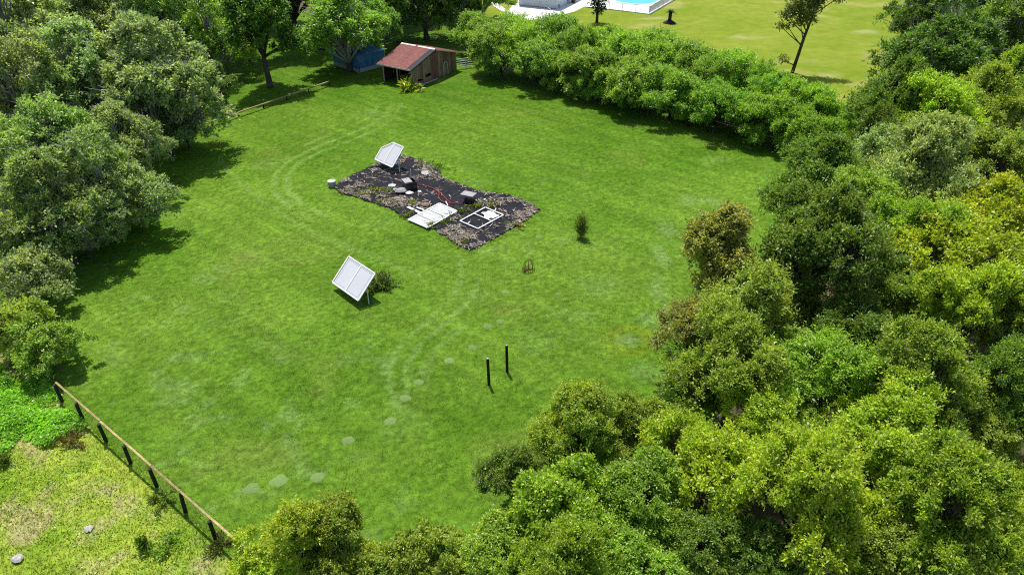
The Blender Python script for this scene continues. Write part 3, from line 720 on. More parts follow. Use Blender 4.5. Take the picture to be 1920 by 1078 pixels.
for k in range(ny):
    y0 = yA + (yB-yA)*k/ny + .004; y1 = yA + (yB-yA)*(k+1)/ny - .004
    roof_sheet(-1, y0, y1, M['tar'] if k == 0 else M['roof'], lift=.02 if k == 0 else 0, jag=.5 if k > 2 else .12)
    roof_sheet(1, y0, y1, M['roof'])
for k in range(4):
    y0 = yA + (yB-yA)*k/4 + .02; y1 = yA + (yB-yA)*(k+1)/4 - .02
    if k == 2: y0 += .25
    MB().hexa([BP(BW/2-.22,y0,RG+.03),BP(BW/2-.22,y1,RG+.03),BP(BW/2,y1,RG+.13),BP(BW/2,y0,RG+.13),BP(BW/2-.22,y0,RG+.045),BP(BW/2-.22,y1,RG+.045),BP(BW/2,y1,RG+.15),BP(BW/2,y0,RG+.15)]).build('ridge_cap', M['cap'], barn)
MB().beam(BP(-.56,yA,EV-.13), BP(-.56,yB,EV-.13), .03, .16).build('fascia', M['cap'], barn)
for s in (0, 1):
    x = -.5 if s == 0 else BW+.5
    MB().beam(BP(x, yA-.03, EV-.17), BP(BW/2, yA-.03, RG+.0), .03, .14).build('barge_board', M['tar'] if s == 0 else M['cap'], barn)
arch = MB(); pts = [BP(6.0,-.10,0), BP(6.0,-.10,.95)] + [BP(6.42+.42*math.cos(a), -.10, 1.05+.55*math.sin(a)) for a in np.linspace(math.pi*.9, math.pi*.1, 7)] + [BP(6.84,-.10,.95), BP(6.84,-.10,0)]
arch.tube(pts, .055, 6).build('arch_frame', M['weathered'], barn)
MB().hexa([BP(6.07,-.035,.02),BP(6.77,-.035,.02),BP(6.77,-.02,.02),BP(6.07,-.02,.02),BP(6.07,-.035,1.3),BP(6.77,-.035,1.3),BP(6.77,-.02,1.3),BP(6.07,-.02,1.3)]).build('door_panel', M['timber'], barn)
MB().beam(BP(.0,-.28,.04), BP(4.4,-.28,.04), .14, .10).build('sill_board', M['weathered'], barn)
# clutter inside the open side
t = empty('hay_bale', BP(1.6, 2.6, 0), 'pale crate-like bale in the dark open side of the barn', 'bale')
MB().box(BP(1.6,2.6,.35), (.9,.6,.6), .4).build('bale_body', M['rail'], t)
for q in (-.25, .25): MB().box(BP(1.6+q,2.6,.35), (.04,.63,.64), .4).build('twine', M['timber'], t)
MB().box(BP(.9,1.2,.02), (2.4,2.0,.06), .6).build('soil', M['soil'])
bpy.data.objects['soil']['kind'] = 'structure'
# gate
GA, GB = BP(BW+.25,.1,0), G(893,126); gate = empty('field_gate', GA, 'grey metal five-bar gate between the barn and the hedge', 'gate')
gd = (GB-GA).normalized()
for z in (.22,.48,.74,1.0,1.28): MB().tube([GA+ez*z, GB+ez*z], .038, 6).build('rail', M['metal'], gate)
for f in (.0,.45,1.0): p = GA.lerp(GB,f); MB().tube([p+ez*.16, p+ez*1.36], .045, 6).build('upright', M['metal'], gate)
for f in (-.06, 1.07):
    p = GA.lerp(GB,f); MB().tube([p-ez*.2, p+ez*1.55], .09, 7).build('gate_post', M['timber'], gate)
# blue shed under the tree
b0, b1, b2 = G(675,137), G(722,124), G(622,120)
sx = (b1-b0).normalized(); sy = Vector((-sx.y, sx.x, 0)); sw = (b1-b0).length; sd = 5.2
shed = empty('blue_shed', b0, 'blue sheet-walled shed half hidden under the leafy tree left of the barn', 'shed')
def SPt(x, y, z): return b0 + sx*x + sy*y + ez*z
def wallpanels(o, dx, length, n, name):
    for i in range(n):
        a = o + dx*(length*i/n + .01); c = o + dx*(length*(i+1)/n - .01); nrm = Vector((dx.y,-dx.x,0))
        MB().hexa([a+ez*.5, c+ez*.5, c+nrm*.04+ez*.5, a+nrm*.04+ez*.5, a+ez*2.0, c+ez*2.0, c+nrm*.04+ez*2.0, a+nrm*.04+ez*2.0]).build(name, M['blue'], shed)
    nrm = Vector((dx.y,-dx.x,0)); c = o + dx*length
    MB().hexa([o, c, c+nrm*.06, o+nrm*.06, o+ez*.48, c+ez*.48, c+nrm*.06+ez*.48, o+nrm*.06+ez*.48]).build('plinth', M['block'], shed)
wallpanels(b0, sx, sw, 4, 'wall_panel'); wallpanels(SPt(-.07,sd,0), -sy, sd, 5, 'wall_panel')
MB().hexa([SPt(-.2,-.2,2.02),SPt(sw+.2,-.2,2.02),SPt(sw+.2,sd,2.3),SPt(-.2,sd,2.3),SPt(-.2,-.2,2.08),SPt(sw+.2,-.2,2.08),SPt(sw+.2,sd,2.36),SPt(-.2,sd,2.36)]).build('roof', M['blue'], shed)
MB().beam(SPt(sw+.12,.1,0), SPt(sw+.12,.1,2.0), .09, .09).build('corner_post', M['white'], shed)
# dark pile by the shed
q = G(607,92); pile = empty('covered_pile', q, 'dark grey rounded pile left of the blue shed', 'pile')
mb = MB(); ring = 10
for j, (rr_, z) in enumerate(((1.05,-.02),(1.1,.4),(.85,.85),(.35,1.1))):
    for k in range(ring):
        a = 2*math.pi*k/ring; w = rr_*(1+.18*math.sin(3*a+j)); mb.v.append(q + Vector((w*math.cos(a), w*.8*math.sin(a), z)))
for j in range(3):
    for k in range(ring): k2 = (k+1) % ring; mb.f.append((j*ring+k, j*ring+k2, (j+1)*ring+k2, (j+1)*ring+k))
mb.f.append(tuple(3*ring+k for k in range(ring))); mb.build('tarp', M['tar'], pile, smooth=True)

# ------------------------------------------------------------------ groundcloth plot
mp_ = MB(); pts = []
n = len(MATW)
for i in range(n):
    a, c = Vector((*MATW[i],0)), Vector((*MATW[(i+1)%n],0)); k = max(1, int((c-a).length/.35))
    for j in range(k):
        p = a.lerp(c, j/k); pts.append(p + Vector((R.gauss(0,.09), R.gauss(0,.09), 0)))
x = np.array([p.x for p in pts]); y = np.array([p.y for p in pts])
def mat_color(x, y): return np.tile([.02,.02,.028], (len(x), 1))
PLY = [(p.x, p.y) for p in pts]
step = .14; gx = np.arange(x.min(), x.max(), step); gy = np.arange(y.min(), y.max(), step); X, Y = np.meshgrid(gx, gy); nx, nyy = len(gx), len(gy)
cx = (X[:-1,:-1]+step/2).ravel(); cy = (Y[:-1,:-1]+step/2).ravel(); ins = inside(PLY, cx, cy)
ii = np.arange(nx*nyy).reshape(nyy,nx); Fq = np.c_[ii[:-1,:-1].ravel(), ii[:-1,1:].ravel(), ii[1:,1:].ravel(), ii[1:,:-1].ravel()][ins]
us = np.unique(Fq); rm = np.zeros(nx*nyy, np.int64); rm[us] = np.arange(len(us)); X, Y = X.ravel()[us], Y.ravel()[us]
ridge = np.abs(fbm(X*.7 + .8*Y, Y*.5 - .3*X, 801)-.5)*2
me = np_mesh('weed_mat', np.c_[X, Y, .045 + .05*fbm(X*1.1, Y*1.1, 811) + .035*(1-ridge)**4], rm[Fq], M['fabric'], smooth=True)
tag(link(bpy.data.objects.new('weed_mat', me)), 'black wrinkled weed cloth spread over the garden plot', 'ground cloth', kind='structure')
# mulch and straw, thickest along the borders of the plot
rg = np.random.default_rng(99); nmu = 80000
mx_ = rg.uniform(x.min(), x.max(), nmu); my_ = rg.uniform(y.min(), y.max(), nmu)
dd = polydist(MATW + [MATW[0]], mx_, my_)
heap = np.zeros(nmu)
for px, py, rx, ry, s in ((838,432,46,16,1.0),(875,452,34,14,1),(800,318,30,16,.75),(760,305,30,10,.5),(700,318,40,12,.45),(660,345,40,14,.7),(690,370,40,10,.7),(740,378,30,8,.7),(980,398,26,16,.6),(940,382,50,8,.45),(960,425,26,10,.6),(800,360,20,8,.35),(775,385,30,6,.4)):
    qa, qb, qc = G(px,py), G(px+rx,py), G(px,py+ry)
    heap = np.maximum(heap, s*np.exp(-(((mx_-qa.x)/(qb.x-qa.x))**2 + ((my_-qa.y)/(qa.y-qc.y))**2)))
pk = np.clip(.28*np.exp(-(dd/.35)**2) + .95*heap, 0, 1)*sstep(.40,.58, fbm(mx_*1.3, my_*1.3, 821)) + .004
ok = inside(MATW, mx_, my_) & (rg.random(nmu) < pk*.72); mx_, my_ = mx_[ok], my_[ok]; nmu = len(mx_)
an = -.65 + rg.normal(size=nmu)*.7; ln = rg.uniform(.12,.5,nmu); wd = rg.uniform(.03,.09,nmu); zz = .10 + rg.random(nmu)*.08
ca, sa = np.cos(an), np.sin(an); V = np.empty((nmu,4,3))
for j, (sl, sw_) in enumerate(((-1,-1),(1,-1),(1,1),(-1,1))):
    V[:,j] = np.c_[mx_ + sl*ca*ln/2 - sw_*sa*wd/2, my_ + sl*sa*ln/2 + sw_*ca*wd/2, zz + rg.normal(size=nmu)*.03]
tone = rg.random(nmu)[:,None]; cc = (np.array([.15,.125,.105])*(1-tone) + np.array([.58,.50,.41])*tone)*rg.uniform(.6,1.2,(nmu,1))
me = np_mesh('mulch', V.reshape(-1,3), np.arange(nmu*4).reshape(nmu,4), M['blade'], face_attrs={'Col': cc})
tag(link(bpy.data.objects.new('mulch', me)), 'tan bark mulch and straw strewn along the weed cloth borders', 'mulch', kind='stuff')

# tilted white boards on poles
def panel(name, low, high, clip, pole_top, pole_foot, label):
    """low / high: photo corners (left, right) of the lower and upper edge with their heights"""
    Lp, Bp = low; Tp, Rp = high
    Lp, Bp, Rp = G(*Lp), G(*Bp), G(*Rp); Tp = Lp + Rp - Bp
    root = empty(name, Vector(((Lp+Rp)/2).xy.to_3d()), label, 'board')
    uu, vv = Bp-Lp, Tp-Lp; nn = uu.cross(vv).normalized(); nn = nn if nn.z > 0 else -nn
    def P(a, c, h=0): return Lp + uu*a + vv*c + nn*h
    out = [(0,0),(1,0),(1,1)] + ([(clip[0],1),(0,clip[1])] if clip else [(0,1)])
    for half in (0, 1):      # two sheets
        lo_, hi_ = (0.03,.4995) if half == 0 else (.5005,.97)
        pl = [(lo_,.03),(hi_,.03),(hi_,.97),(lo_,.97)]
        if clip and half == 0:
            f = lambda a: clip[1] + (1-clip[1])*a/clip[0]
            pl = [(lo_,.03),(hi_,.03)] + ([(hi_,.97),(max(lo_,clip[0]),.97)] if clip[0] < hi_ else [(hi_,min(.97,f(hi_)-.03))]) + [(lo_, clip[1]-.02)]
        MB().slab([P(a,c) for a, c in pl], -nn*.03).build('sheet', M['board'], root)
    for i in range(len(out)):
        a, c = out[i], out[(i+1) % len(out)]
        MB().beam(P(*a,.0), P(*c,.0), .10, .07, up=nn).build('frame_bar', M['white'], root)
    ins_ = [(.07,.07),(.93,.07),(.93,.93)] + ([(clip[0]+.02,.93),(.07,clip[1]+.0)] if clip else [(.07,.93)])
    for i in range(len(ins_)):
        a, c = ins_[i], ins_[(i+1) % len(ins_)]
        MB().beam(P(*a,.008), P(*c,.008), .035, .012, up=nn).build('inset_line', M['line'], root)
    MB().beam(P(.5,.03,.012), P(.5,.97 if not clip or clip[0] < .5 else .95,.012), .10, .04, up=nn).build('centre_bar', M['white'], root)
    mid = P(.5,.5,-.05); MB().tube([Vector((mid.x,mid.y,-.2)), mid], .06, 8).build('pole', M['metal'], root)
    a, c = pole_top, G(*pole_foot); MB().tube([P(a[0],a[1],-.04), c - ez*.1], .035, 6).build('prop', M['white'], root)
    MB().beam(P(.06,.5,-.06), P(.94,.5,-.06), .07, .05, up=nn).build('brace', M['metal'], root)
    return root
panel('tilted_board', ((623.5,529,.55),(672,563.5,.6)), ((653.7,481.1,1.85),(703.5,513,1.85)), None, (.98,.5), (692,571), 'square white board tilted on a pole in the open grass')
panel('tilted_board', ((703.1,299,.7),(735.6,313.9,.7)), ((724,261,2.0),(757,276.2,2.0)), (.40,.58), (.98,.5), (750,326), 'white board with one clipped corner tilted over the weed cloth')

# boards lying on the cloth
def lying(name, cs, rails, label, filled, z=.17):
    c = [G(*p, z) for p in cs]; root = empty(name, c[0]*1.0 - ez*z, label, 'board')
    P = lambda a, q, h=0: (c[0].lerp(c[1], a)).lerp(c[3].lerp(c[2], a), q) + ez*h     # a across, q along
    ed = [(0,0),(1,0),(1,1),(0,1)]
    for i in range(4): MB().beam(P(*ed[i]), P(*ed[(i+1)%4]), .11, .06).build('frame_bar', M['white'], root)
    qs = [0] + rails + [1]
    for q in rails: MB().beam(P(.02,q,.004), P(.98,q,.004), .09 if not filled else .05, .05).build('cross_bar', M['white'] if not filled else M['line'], root)
    if filled:
        for q0, q1 in zip(qs[:-1], qs[1:]):
            MB().slab([P(.03,q0+.015), P(.97,q0+.015), P(.97,q1-.015), P(.03,q1-.015)], (0,0,-.02)).build('sheet', M['weathered'], root)
    return root, P
lying('lying_board', [(823.9,381.2),(857,396),(801.8,427.6),(765.6,411.9)], [.38,.70], 'weathered white three-section board lying on the weed cloth', True)
fr, P = lying('lying_board', [(910,389),(944,403.4),(896,429),(862.5,414.4)], [.46], 'empty white frame with cross bar lying on the weed cloth', False)
mb = MB(); rr = random.Random(4); poly = []
for k in range(18):
    a = 2*math.pi*k/18; w = rr.uniform(.22,.44); poly.append(P(.58 + w*math.cos(a)*1.0, .24 + w*.55*math.sin(a), -.02 + rr.uniform(-.01,.05)))
cen = P(.58,.24,.06); b_ = len(mb.v); mb.v = poly + [p*.5 + cen*.5 + ez*rr.uniform(0,.07) for p in poly] + [cen]
for k in range(18):
    k2 = (k+1) % 18; mb.f += [(k, k2, 18+k2, 18+k), (18+k, 18+k2, 36)]
s = mb.build('white_sheet', M['white'], None, loc=cen); tag(s, 'crumpled torn white sheet inside the lying frame', 'sheet')
so = s.modifiers.new('thick', 'SOLIDIFY'); so.thickness = .01
for i, (p, q_, lab) in enumerate((((764,388),(789,400),'longer white plank left of the lying white board'),((781,389),(795,394),'shorter white plank behind the longer one'))):
    a, c = G(*p,.16), G(*q_,.16); tag(MB().beam(a, c, .26 if i == 0 else .16, .05).build('white_plank', M['white'], None, loc=a), lab, 'plank')
for i, (p, q_, lab) in enumerate((((836,378),(840,386),'small white stake at the top corner of the lying white board'),((927,397),(930,391),'small white stake on the far edge of the lying frame'),((877,419),(881,416),'small white stub on the near edge of the lying frame'))):
    a, c = G(*p,.22), G(*q_,.2); tag(MB().tube([a, c], .05, 6).build('white_stake', M['white'], None, loc=a), lab, 'stake')
# black box and small table
q = G(769,356); t = empty('black_crate', q, 'black open crate with a grey slab on top on the weed cloth', 'crate')
rz = .5; sz = .95; hb = .78
for dx, dy, w_, d_ in ((0,-sz/2,sz,.05),(0,sz/2,sz,.05),(-sz/2,0,.05,sz-.06),(sz/2,0,.05,sz-.06)):
    c = q + Vector((dx*math.cos(rz)-dy*math.sin(rz), dx*math.sin(rz)+dy*math.cos(rz), hb/2+.05)); MB().box(c, (w_,d_,hb), rz).build('side', M['black'], t)
MB().box(q + Vector((0,0,.1)), (sz-.08,sz-.08,.04), rz).build('bottom', M['black'], t)
MB().box(q + Vector((-.2,-.03,hb+.085)), (.66,.95,.06), rz).build('slab', M['stone_top'], t)
q = G(879,380); t = empty('low_table', q, 'low table with grey slab top and black base at the end of the hose', 'table')
MB().box(q+ez*.78, (1.15,.8,.07), -.45).build('table_top', M['stone_top'], t)
for dx, dy in ((-.35,-.25),(.35,-.25),(.35,.25),(-.35,.25)):
    MB().beam(q+Vector((dx,dy,.0)), q+Vector((dx*.6,dy*.6,.745)), .06, .06).build('leg', M['red'], t)
MB().box(q+Vector((.1,-.1,.25)), (.72,.6,.42), -.45).build('base_box', M['black'], t)
# rubble
def rock(name, p, sx_, sy_, sz_, mat, label, cat='rock', seed=1, group=None):
    rr = random.Random(seed); mb = MB(); rings = 4; ns = 8
    mb.v.append(p + ez*-.03)
    for j in range(1, rings):
        ph = math.pi*j/rings
        for k in range(ns):
            a = 2*math.pi*k/ns; w = rr.uniform(.78,1.15)
            mb.v.append(p + Vector((sx_*math.sin(ph)*math.cos(a)*w, sy_*math.sin(ph)*math.sin(a)*w, sz_*(.5-.5*math.cos(ph))*rr.uniform(.9,1.1))))
    mb.v.append(p + ez*sz_)
    for k in range(ns):
        k2 = (k+1) % ns; mb.f.append((0, 1+k2, 1+k))
        for j in range(rings-2): o = 1+j*ns; mb.f.append((o+k, o+k2, o+ns+k2, o+ns+k))
        o = 1+(rings-2)*ns; mb.f.append((o+k, o+k2, len(mb.v)-1))
    return tag(mb.build(name, mat, None, loc=p), label, cat, group)
for i, (px, py, a, h_, mt, lab) in enumerate(((752,361,.55,.4,'block','largest grey broken block beside the black crate'),(768,364,.34,.22,'white','white lump just below the black crate'),(787,361,.2,.16,'white','small white lump right of the black crate'),
     (735,349,.4,.12,'weathered','pale flat slab left of the black crate'),(741,356,.3,.1,'block','grey flat slab between the pale slab and the broken block'),(798,386,.42,.22,'mulch','tan heap behind the lying white board'),(909,377,.16,.2,'white','small white cup-like lump beside the low table'),
     (744,373,.34,.14,'mulch','pinkish flat stone below the grey broken block'),(755,376,.3,.14,'mulch','second pinkish flat stone right of the first'),(800,325,.6,.14,'stone','pinkish slab of bare ground by the prop of the clipped board'),
     (35,1050,.28,.22,'stone','pale boulder in the meadow at the bottom left corner'),(166,992,.24,.13,'stone','smaller pale rock in the meadow below the fence'))):
    rock('rubble' if px > 200 else 'boulder', G(px,py,.07 if px > 200 else 0), a, a*.8, h_, M[mt], lab, 'rubble' if px > 200 else 'boulder', seed=i+3)
# bucket stump at the left corner of the plot
q = G(623,350); t = empty('bucket', q, 'grey bucket with a pale lid at the left corner of the plot', 'bucket')
MB().tube([q-ez*.02, q+ez*.25, q+ez*.5], [.30,.33,.35], 12).build('body', M['block'], t, smooth=False)
MB().tube([q+ez*.503, q+ez*.54, q+ez*.56], [.36,.37,.30], 12).build('lid', M['weathered'], t)
q = G(1089-317,345)
tag(MB().tube([G(772,347)+ez*.05, G(772,347)+ez*1.45], .03, 6).build('thin_stake', M['white'], None, loc=G(772,347)), 'thin pale stake standing behind the black crate', 'stake')
# hose
hp = [(746,339),(752,341),(760,344),(776,346),(790,347),(803,350),(815,355),(823,362),(823,371),(830,378),(842,381),(856,382),(868,382)]
hp2 = [(820,357),(829,365),(836,373),(845,380)]
def spline(pp, n=8):
    P_ = [G(*p, .16) for p in pp]; P_ = [P_[0]] + P_ + [P_[-1]]; o = []
    for i in range(1, len(P_)-2):
        for k in range(n):
            t = k/n; a, b2, c, d_ = P_[i-1], P_[i], P_[i+1], P_[i+2]
            o.append(.5*((2*b2) + (c-a)*t + (2*a-5*b2+4*c-d_)*t*t + (3*b2-a-3*c+d_)*t**3))
    return o + [P_[-2]]
hz = MB().tube(spline(hp), .035, 6).tube(spline(hp2), .035, 6).build('garden_hose', M['red'], None, loc=G(790,347)); tag(hz, 'red garden hose snaking across the weed cloth', 'hose')

# ------------------------------------------------------------------ small plants
def shrub(name, px, py, rad, hgt, n, leaf, colr, label, up=.6, tip=.1, seed=1, cat='plant', point=0.0, wr=.4, group=None):
    rg = np.random.default_rng(seed); q = G(px, py); root = empty(name, q, label, cat, group)
    nst = max(8, n//40); sd = unit(np.c_[rg.normal(size=(nst,2))*(1-.6*up), np.full(nst, up+.15)]); per = n//nst
    ln = hgt*rg.uniform(.6,1.05,nst)*(1 - point*np.hypot(sd[:,0], sd[:,1]))
    t = rg.uniform(.15,1,(nst,per)); base = np.c_[rg.normal(size=(nst,2))*rad*.35, np.zeros(nst)]
    pos = base[:,None] + (sd*ln[:,None])[:,None]*t[...,None]*np.array([rad/hgt*1.4, rad/hgt*1.4, 1]) + rg.normal(size=(nst,per,3))*leaf*.4
    pos[...,2] = np.maximum(pos[...,2], .02)
    ax = sd[:,None] + rg.normal(size=pos.shape)*.5; nr = rg.normal(size=pos.shape)*.6 + np.array([0,-.2,.8])
    m_ = pos.shape[0]*per
    me = leaf_mesh('foliage', pos.reshape(-1,3), ax.reshape(-1,3), nr.reshape(-1,3), leaf*rg.uniform(.6,1.4,m_), wr, rg.random(m_), (rg.random(m_) < .4)*1.0)
    o = link(bpy.data.objects.new('foliage', me), root); o.color = (*colr, tip)
    mb = MB()
    for k in range(min(nst, 14)): mb.tube([q - ez*.03, q + Vector(base[k]) + Vector(sd[k]*ln[k])*.8*Vector((1,1,1)).x], [.02,.008], 4, cap=False)
    mb.build('stem', M['bark'], root)
    return root
shrub('conifer_sapling', 1089, 446, .40, 1.9, 1300, .34, (.045,.085,.022), 'small dark upright conifer standing alone in the lawn', up=1.5, tip=.35, seed=2, point=.75, wr=.10)
shrub('round_shrub', 713, 537, .75, 1.05, 2600, .16, (.06,.095,.028), 'dark round shrub behind the square tilted board', up=.4, tip=.15, seed=3)
shrub('broad_leaf_plant', 769, 172, .62, 1.5, 260, .62, (.17,.22,.015), 'yellow-leaved broad plant at the barn\'s front corner', up=.35, tip=.5, seed=4, wr=.28)
for i, (px, py, r_, h_, c, lab) in enumerate(((700,358,.75,.4,(.12,.13,.012),'yellow-green weed clump upper left on the weed cloth'),(720,362,.6,.45,(.08,.12,.014),'green weed clump left of the grey slabs'),(655,358,.6,.3,(.09,.11,.02),'sprawling weeds at the left corner of the plot'),
      (680,366,.6,.3,(.09,.13,.02),'low weeds along the plot\'s left border'),(725,378,.7,.3,(.11,.12,.025),'straw-coloured weeds below the grey broken block'),(800,312,1.2,.7,(.045,.10,.018),'leafy green weeds at the far corner of the plot'),(812,320,1.0,.5,(.045,.11,.018),'spreading green weeds right of the leafy far-corner weeds'),
      (835,415,.7,.45,(.07,.11,.018),'green weed clump on the corner of the lying white board'),(867,398,.4,.6,(.05,.10,.018),'upright green weed between board and frame'),(897,386,.7,.35,(.11,.14,.02),'pale green weeds right of the low table'),(922,389,.4,.3,(.11,.14,.02),'small pale weeds behind the lying frame'),
      (757,404,.6,.4,(.07,.10,.02),'weeds at the left end of the lying white board'),(775,382,.3,.2,(.12,.14,.012),'tiny yellow weed above the white planks'),(966,424,.5,.25,(.13,.13,.03),'yellowish weeds at the plot\'s right border'),(807,427,.35,.3,(.05,.09,.015),'weed tuft at the near corner of the lying white board'),
      (862,455,.5,.2,(.10,.12,.03),'sparse weeds near the plot\'s nearest corner'))):
    shrub('weed', px, py, r_, h_, 420, .14, c, lab, up=.35, tip=.2, seed=20+i, cat='weed', group='weeds on the garden plot')
for i, (px, py, r_, h_, c, lab, up) in enumerate(((272,1030,.22,.85,(.06,.12,.015),'upright dark green weed alone in the meadow',1.2),(312,1028,.5,.4,(.10,.18,.02),'low bright green tuft in the meadow beside the upright weed',.5),
      (135,828,.7,.55,(.09,.07,.03),'brownish dead shrub at the edge of the vine patch',.35),(415,1020,.5,.55,(.06,.08,.02),'dark scrubby tuft at the foot of the last fence post',.4),(300,940,.5,.35,(.09,.14,.02),'green tuft under the lower fence',.4),(12,870,.3,.7,(.08,.12,.02),'spindly weed at the left edge of the meadow',1.0))):
    shrub('meadow_plant', px, py, r_, h_, 700, .13, c, lab, up=up, tip=.2, seed=50+i, cat='weed', group='weeds in the meadow')
# wire plant cage
q = G(991, 508); t = empty('plant_cage', q, 'thin wire hoop cage around a withered plant in the lawn', 'plant cage')
for k in range(4):
    a = k*math.pi/4; pts = [q + Vector((.42*math.cos(u_)*math.cos(a), .42*math.cos(u_)*math.sin(a), max(0, .0) + .95*math.sin(u_))) for u_ in np.linspace(0, math.pi, 9)]
    MB().tube(pts, .018, 5).build('hoop', M['wire'], t)
shrub('withered_plant', 991, 508, .3, .5, 120, .13, (.14,.10,.02), 'withered brown plant inside the wire cage', up=.5, tip=.4, seed=8)
# two posts
for px, py, h_, ln, lab in ((917,721,1.85,-.05,'nearer of the two dark posts standing in the lawn'),(951,697,1.9,-.03,'farther of the two dark posts standing in the lawn')):
    q = G(px, py); t = empty('wooden_post', q, lab, 'post', 'lone posts in the lawn')
    MB().tube([q-ez*.2, q+Vector((ln*.5,0,h_*.5)), q+Vector((ln,0,h_))], [.085,.082,.078], 10).build('shaft', M['black_wood'], t)
    MB().tube([q+Vector((ln,0,h_+.002)), q+Vector((ln,0,h_+.02))], [.074,.07], 10).build('cut_end', M['stone_top'], t)
# pale round spots in a curved row
SPOTS = [(472,917,.40),(523,902,.46),(594,895,.36),(653,826,.34),(732,790,.34),(760,747,.34),(785,717,.30),(842,677,.32),(886,652,.32),(915,612,.30),(938,603,.26),(947,548,.28),(1047,552,.24),(1011,445,.26)]
ORD = ['first','second','third','fourth','fifth','sixth','seventh','eighth','ninth','tenth','eleventh','twelfth','thirteenth','fourteenth']
for i, (px, py, r_) in enumerate(SPOTS):
    q = G(px, py); rr = random.Random(i); mb = MB(); mb.v.append(q + ez*.07)
    for w, z in ((.55,.065),(1.0,.02)):
        for k in range(14):
            a = 2*math.pi*k/14; u_ = .85*r_*w*rr.uniform(.85,1.15); mb.v.append(q + Vector((u_*math.cos(a)*1.15, u_*math.sin(a), z)))
    for k in range(14):
        k2 = (k+1) % 14; mb.f += [(0, 1+k, 1+k2), (1+k, 15+k, 15+k2, 1+k2)]
    tag(mb.build('pale_spot', M['mound'], None, True, loc=q), ORD[i] + ' pale round spot in the lawn counted from the lower fence', 'lawn spot', 'pale spots in a row across the lawn')

# ------------------------------------------------------------------ neighbour's house, pool and trees
def poly_sheet(name, px, z, mat, thick=.0):
    P_ = [G(*p, z) for p in px]; mb = MB()
    if thick: mb.slab(P_, (0,0,-thick))
    else: mb.add(P_, [tuple(range(len(P_)))])
    return tag(mb.build(name, mat), kind='structure')
poly_sheet('driveway', [(948,26),(962,33),(992,38),(1020,36),(1048,30),(1078,22),(1102,10),(1112,-4),(1040,-6),(980,-6),(960,12)], .03, M['concrete'])
poly_sheet('path', [(917,-4),(919,4),(928,14),(944,23),(954,22),(940,12),(931,3),(929,-4)], .025, M['concrete'])
h1, h2 = G(974,11), G(1042,18); hd = (h2-h1).normalized(); hn = Vector((-hd.y, hd.x, 0)); hw = (h2-h1).length
house = empty('house', h1, 'pale grey-blue sided house at the top edge beside the white driveway', 'house')
HP = lambda a, c, z: h1 + hd*a + hn*c + ez*z
for k in range(12):
    z = .15 + k*.24; MB().hexa([HP(0,0,z),HP(hw,0,z),HP(hw,.03,z),HP(0,.03,z),HP(0,.025,z+.235),HP(hw,.025,z+.235),HP(hw,.05,z+.235),HP(0,.05,z+.235)]).build('siding_board', M['siding'], house)
MB().hexa([HP(0,.06,0),HP(hw,.06,0),HP(hw,9,0),HP(0,9,0),HP(0,.06,3.0),HP(hw,.06,3.0),HP(hw,9,3.0),HP(0,9,3.0)]).build('wall', M['siding'], house)
MB().hexa([HP(-.02,-.03,0),HP(hw+.02,-.03,0),HP(hw+.02,.04,0),HP(-.02,.04,0),HP(-.02,-.03,.14),HP(hw+.02,-.03,.14),HP(hw+.02,.04,.14),HP(-.02,.04,.14)]).build('foundation', M['block'], house)
for a in (-.04, hw+.04): MB().beam(HP(a,.0,.0), HP(a,.0,3.0), .18, .12).build('corner_trim', M['white'], house)
MB().hexa([HP(-.5,-.5,3.02),HP(hw+.5,-.5,3.02),HP(hw+.5,9.5,3.02),HP(-.5,9.5,3.02),HP(hw*.3,4,4.9),HP(hw*.7,4,4.9),HP(hw*.7,5,4.9),HP(hw*.3,5,4.9)]).build('roof', M['shingle'], house)
a, c = G(1010,15), G(1032,21); t = empty('stair_rail', a, 'thin sloping handrail in front of the house wall', 'handrail')
MB().tube([a+ez*.9, c+ez*.3], .03, 5).build('rail', M['metal'], t)
for f in (0,.5,1): p = a.lerp(c,f); MB().tube([p, p+ez*(.9-.6*f)], .025, 5).build('baluster', M['metal'], t)
for i, (px, py, lab) in enumerate(((1046,15,'left dark patio chair beside the house'),(1062,7,'right dark patio chair beside the house'))):
    q = G(px, py, .03); t = empty('patio_chair', q, lab, 'chair', 'patio chairs by the house')
    MB().box(q+ez*.42, (.6,.6,.08), .4).build('seat', M['black'], t)
    MB().box(q+Vector((-.1,.24,.75)), (.6,.08,.6), .4).build('backrest', M['black'], t)
    for dx, dy in ((-.2,-.25),(.25,-.15),(.2,.25),(-.25,.15)): MB().beam(q+Vector((dx,dy,0)), q+Vector((dx,dy,.38)), .06, .06).build('leg', M['black'], t)
q = G(1075,6,.03); t = empty('dark_planter', q, 'dark round grill-like drum on the white patio', 'drum')
MB().tube([q, q+ez*.5, q+ez*.9], [.32,.4,.38], 10).build('drum_body', M['black'], t); MB().tube([q+ez*.905, q+ez*1.05], [.4,.2], 10).build('lid', M['tar'], t)
q = G(958,10); shrub('house_shrub', 958, 9, .9, 1.1, 900, .22, (.07,.14,.015), 'bright rounded shrub beside the house wall', up=.35, seed=81); shrub('house_shrub', 938, 5, .8, .9, 700, .22, (.07,.14,.015), 'bright rounded shrub between the path and the house', up=.35, seed=82)
poly_sheet('pool_deck', [(1098,13),(1142,17),(1218,26.5),(1268,-3),(1290,-18),(1130,-18),(1090,0)], .16, M['deck'], .3)
dk = [G(1098,13.6),G(1142,17.6),G(1218,27.2)]
q = G(1192,-6,.17); mb = MB(); qx = G(1240,-6,.17).x - q.x
ring = [q + Vector((qx*.98*math.cos(a)*(1+.12*math.sin(2*a)), 11.0*math.sin(a)*.62, .005)) for a in np.linspace(0, 2*math.pi, 40, endpoint=False)]
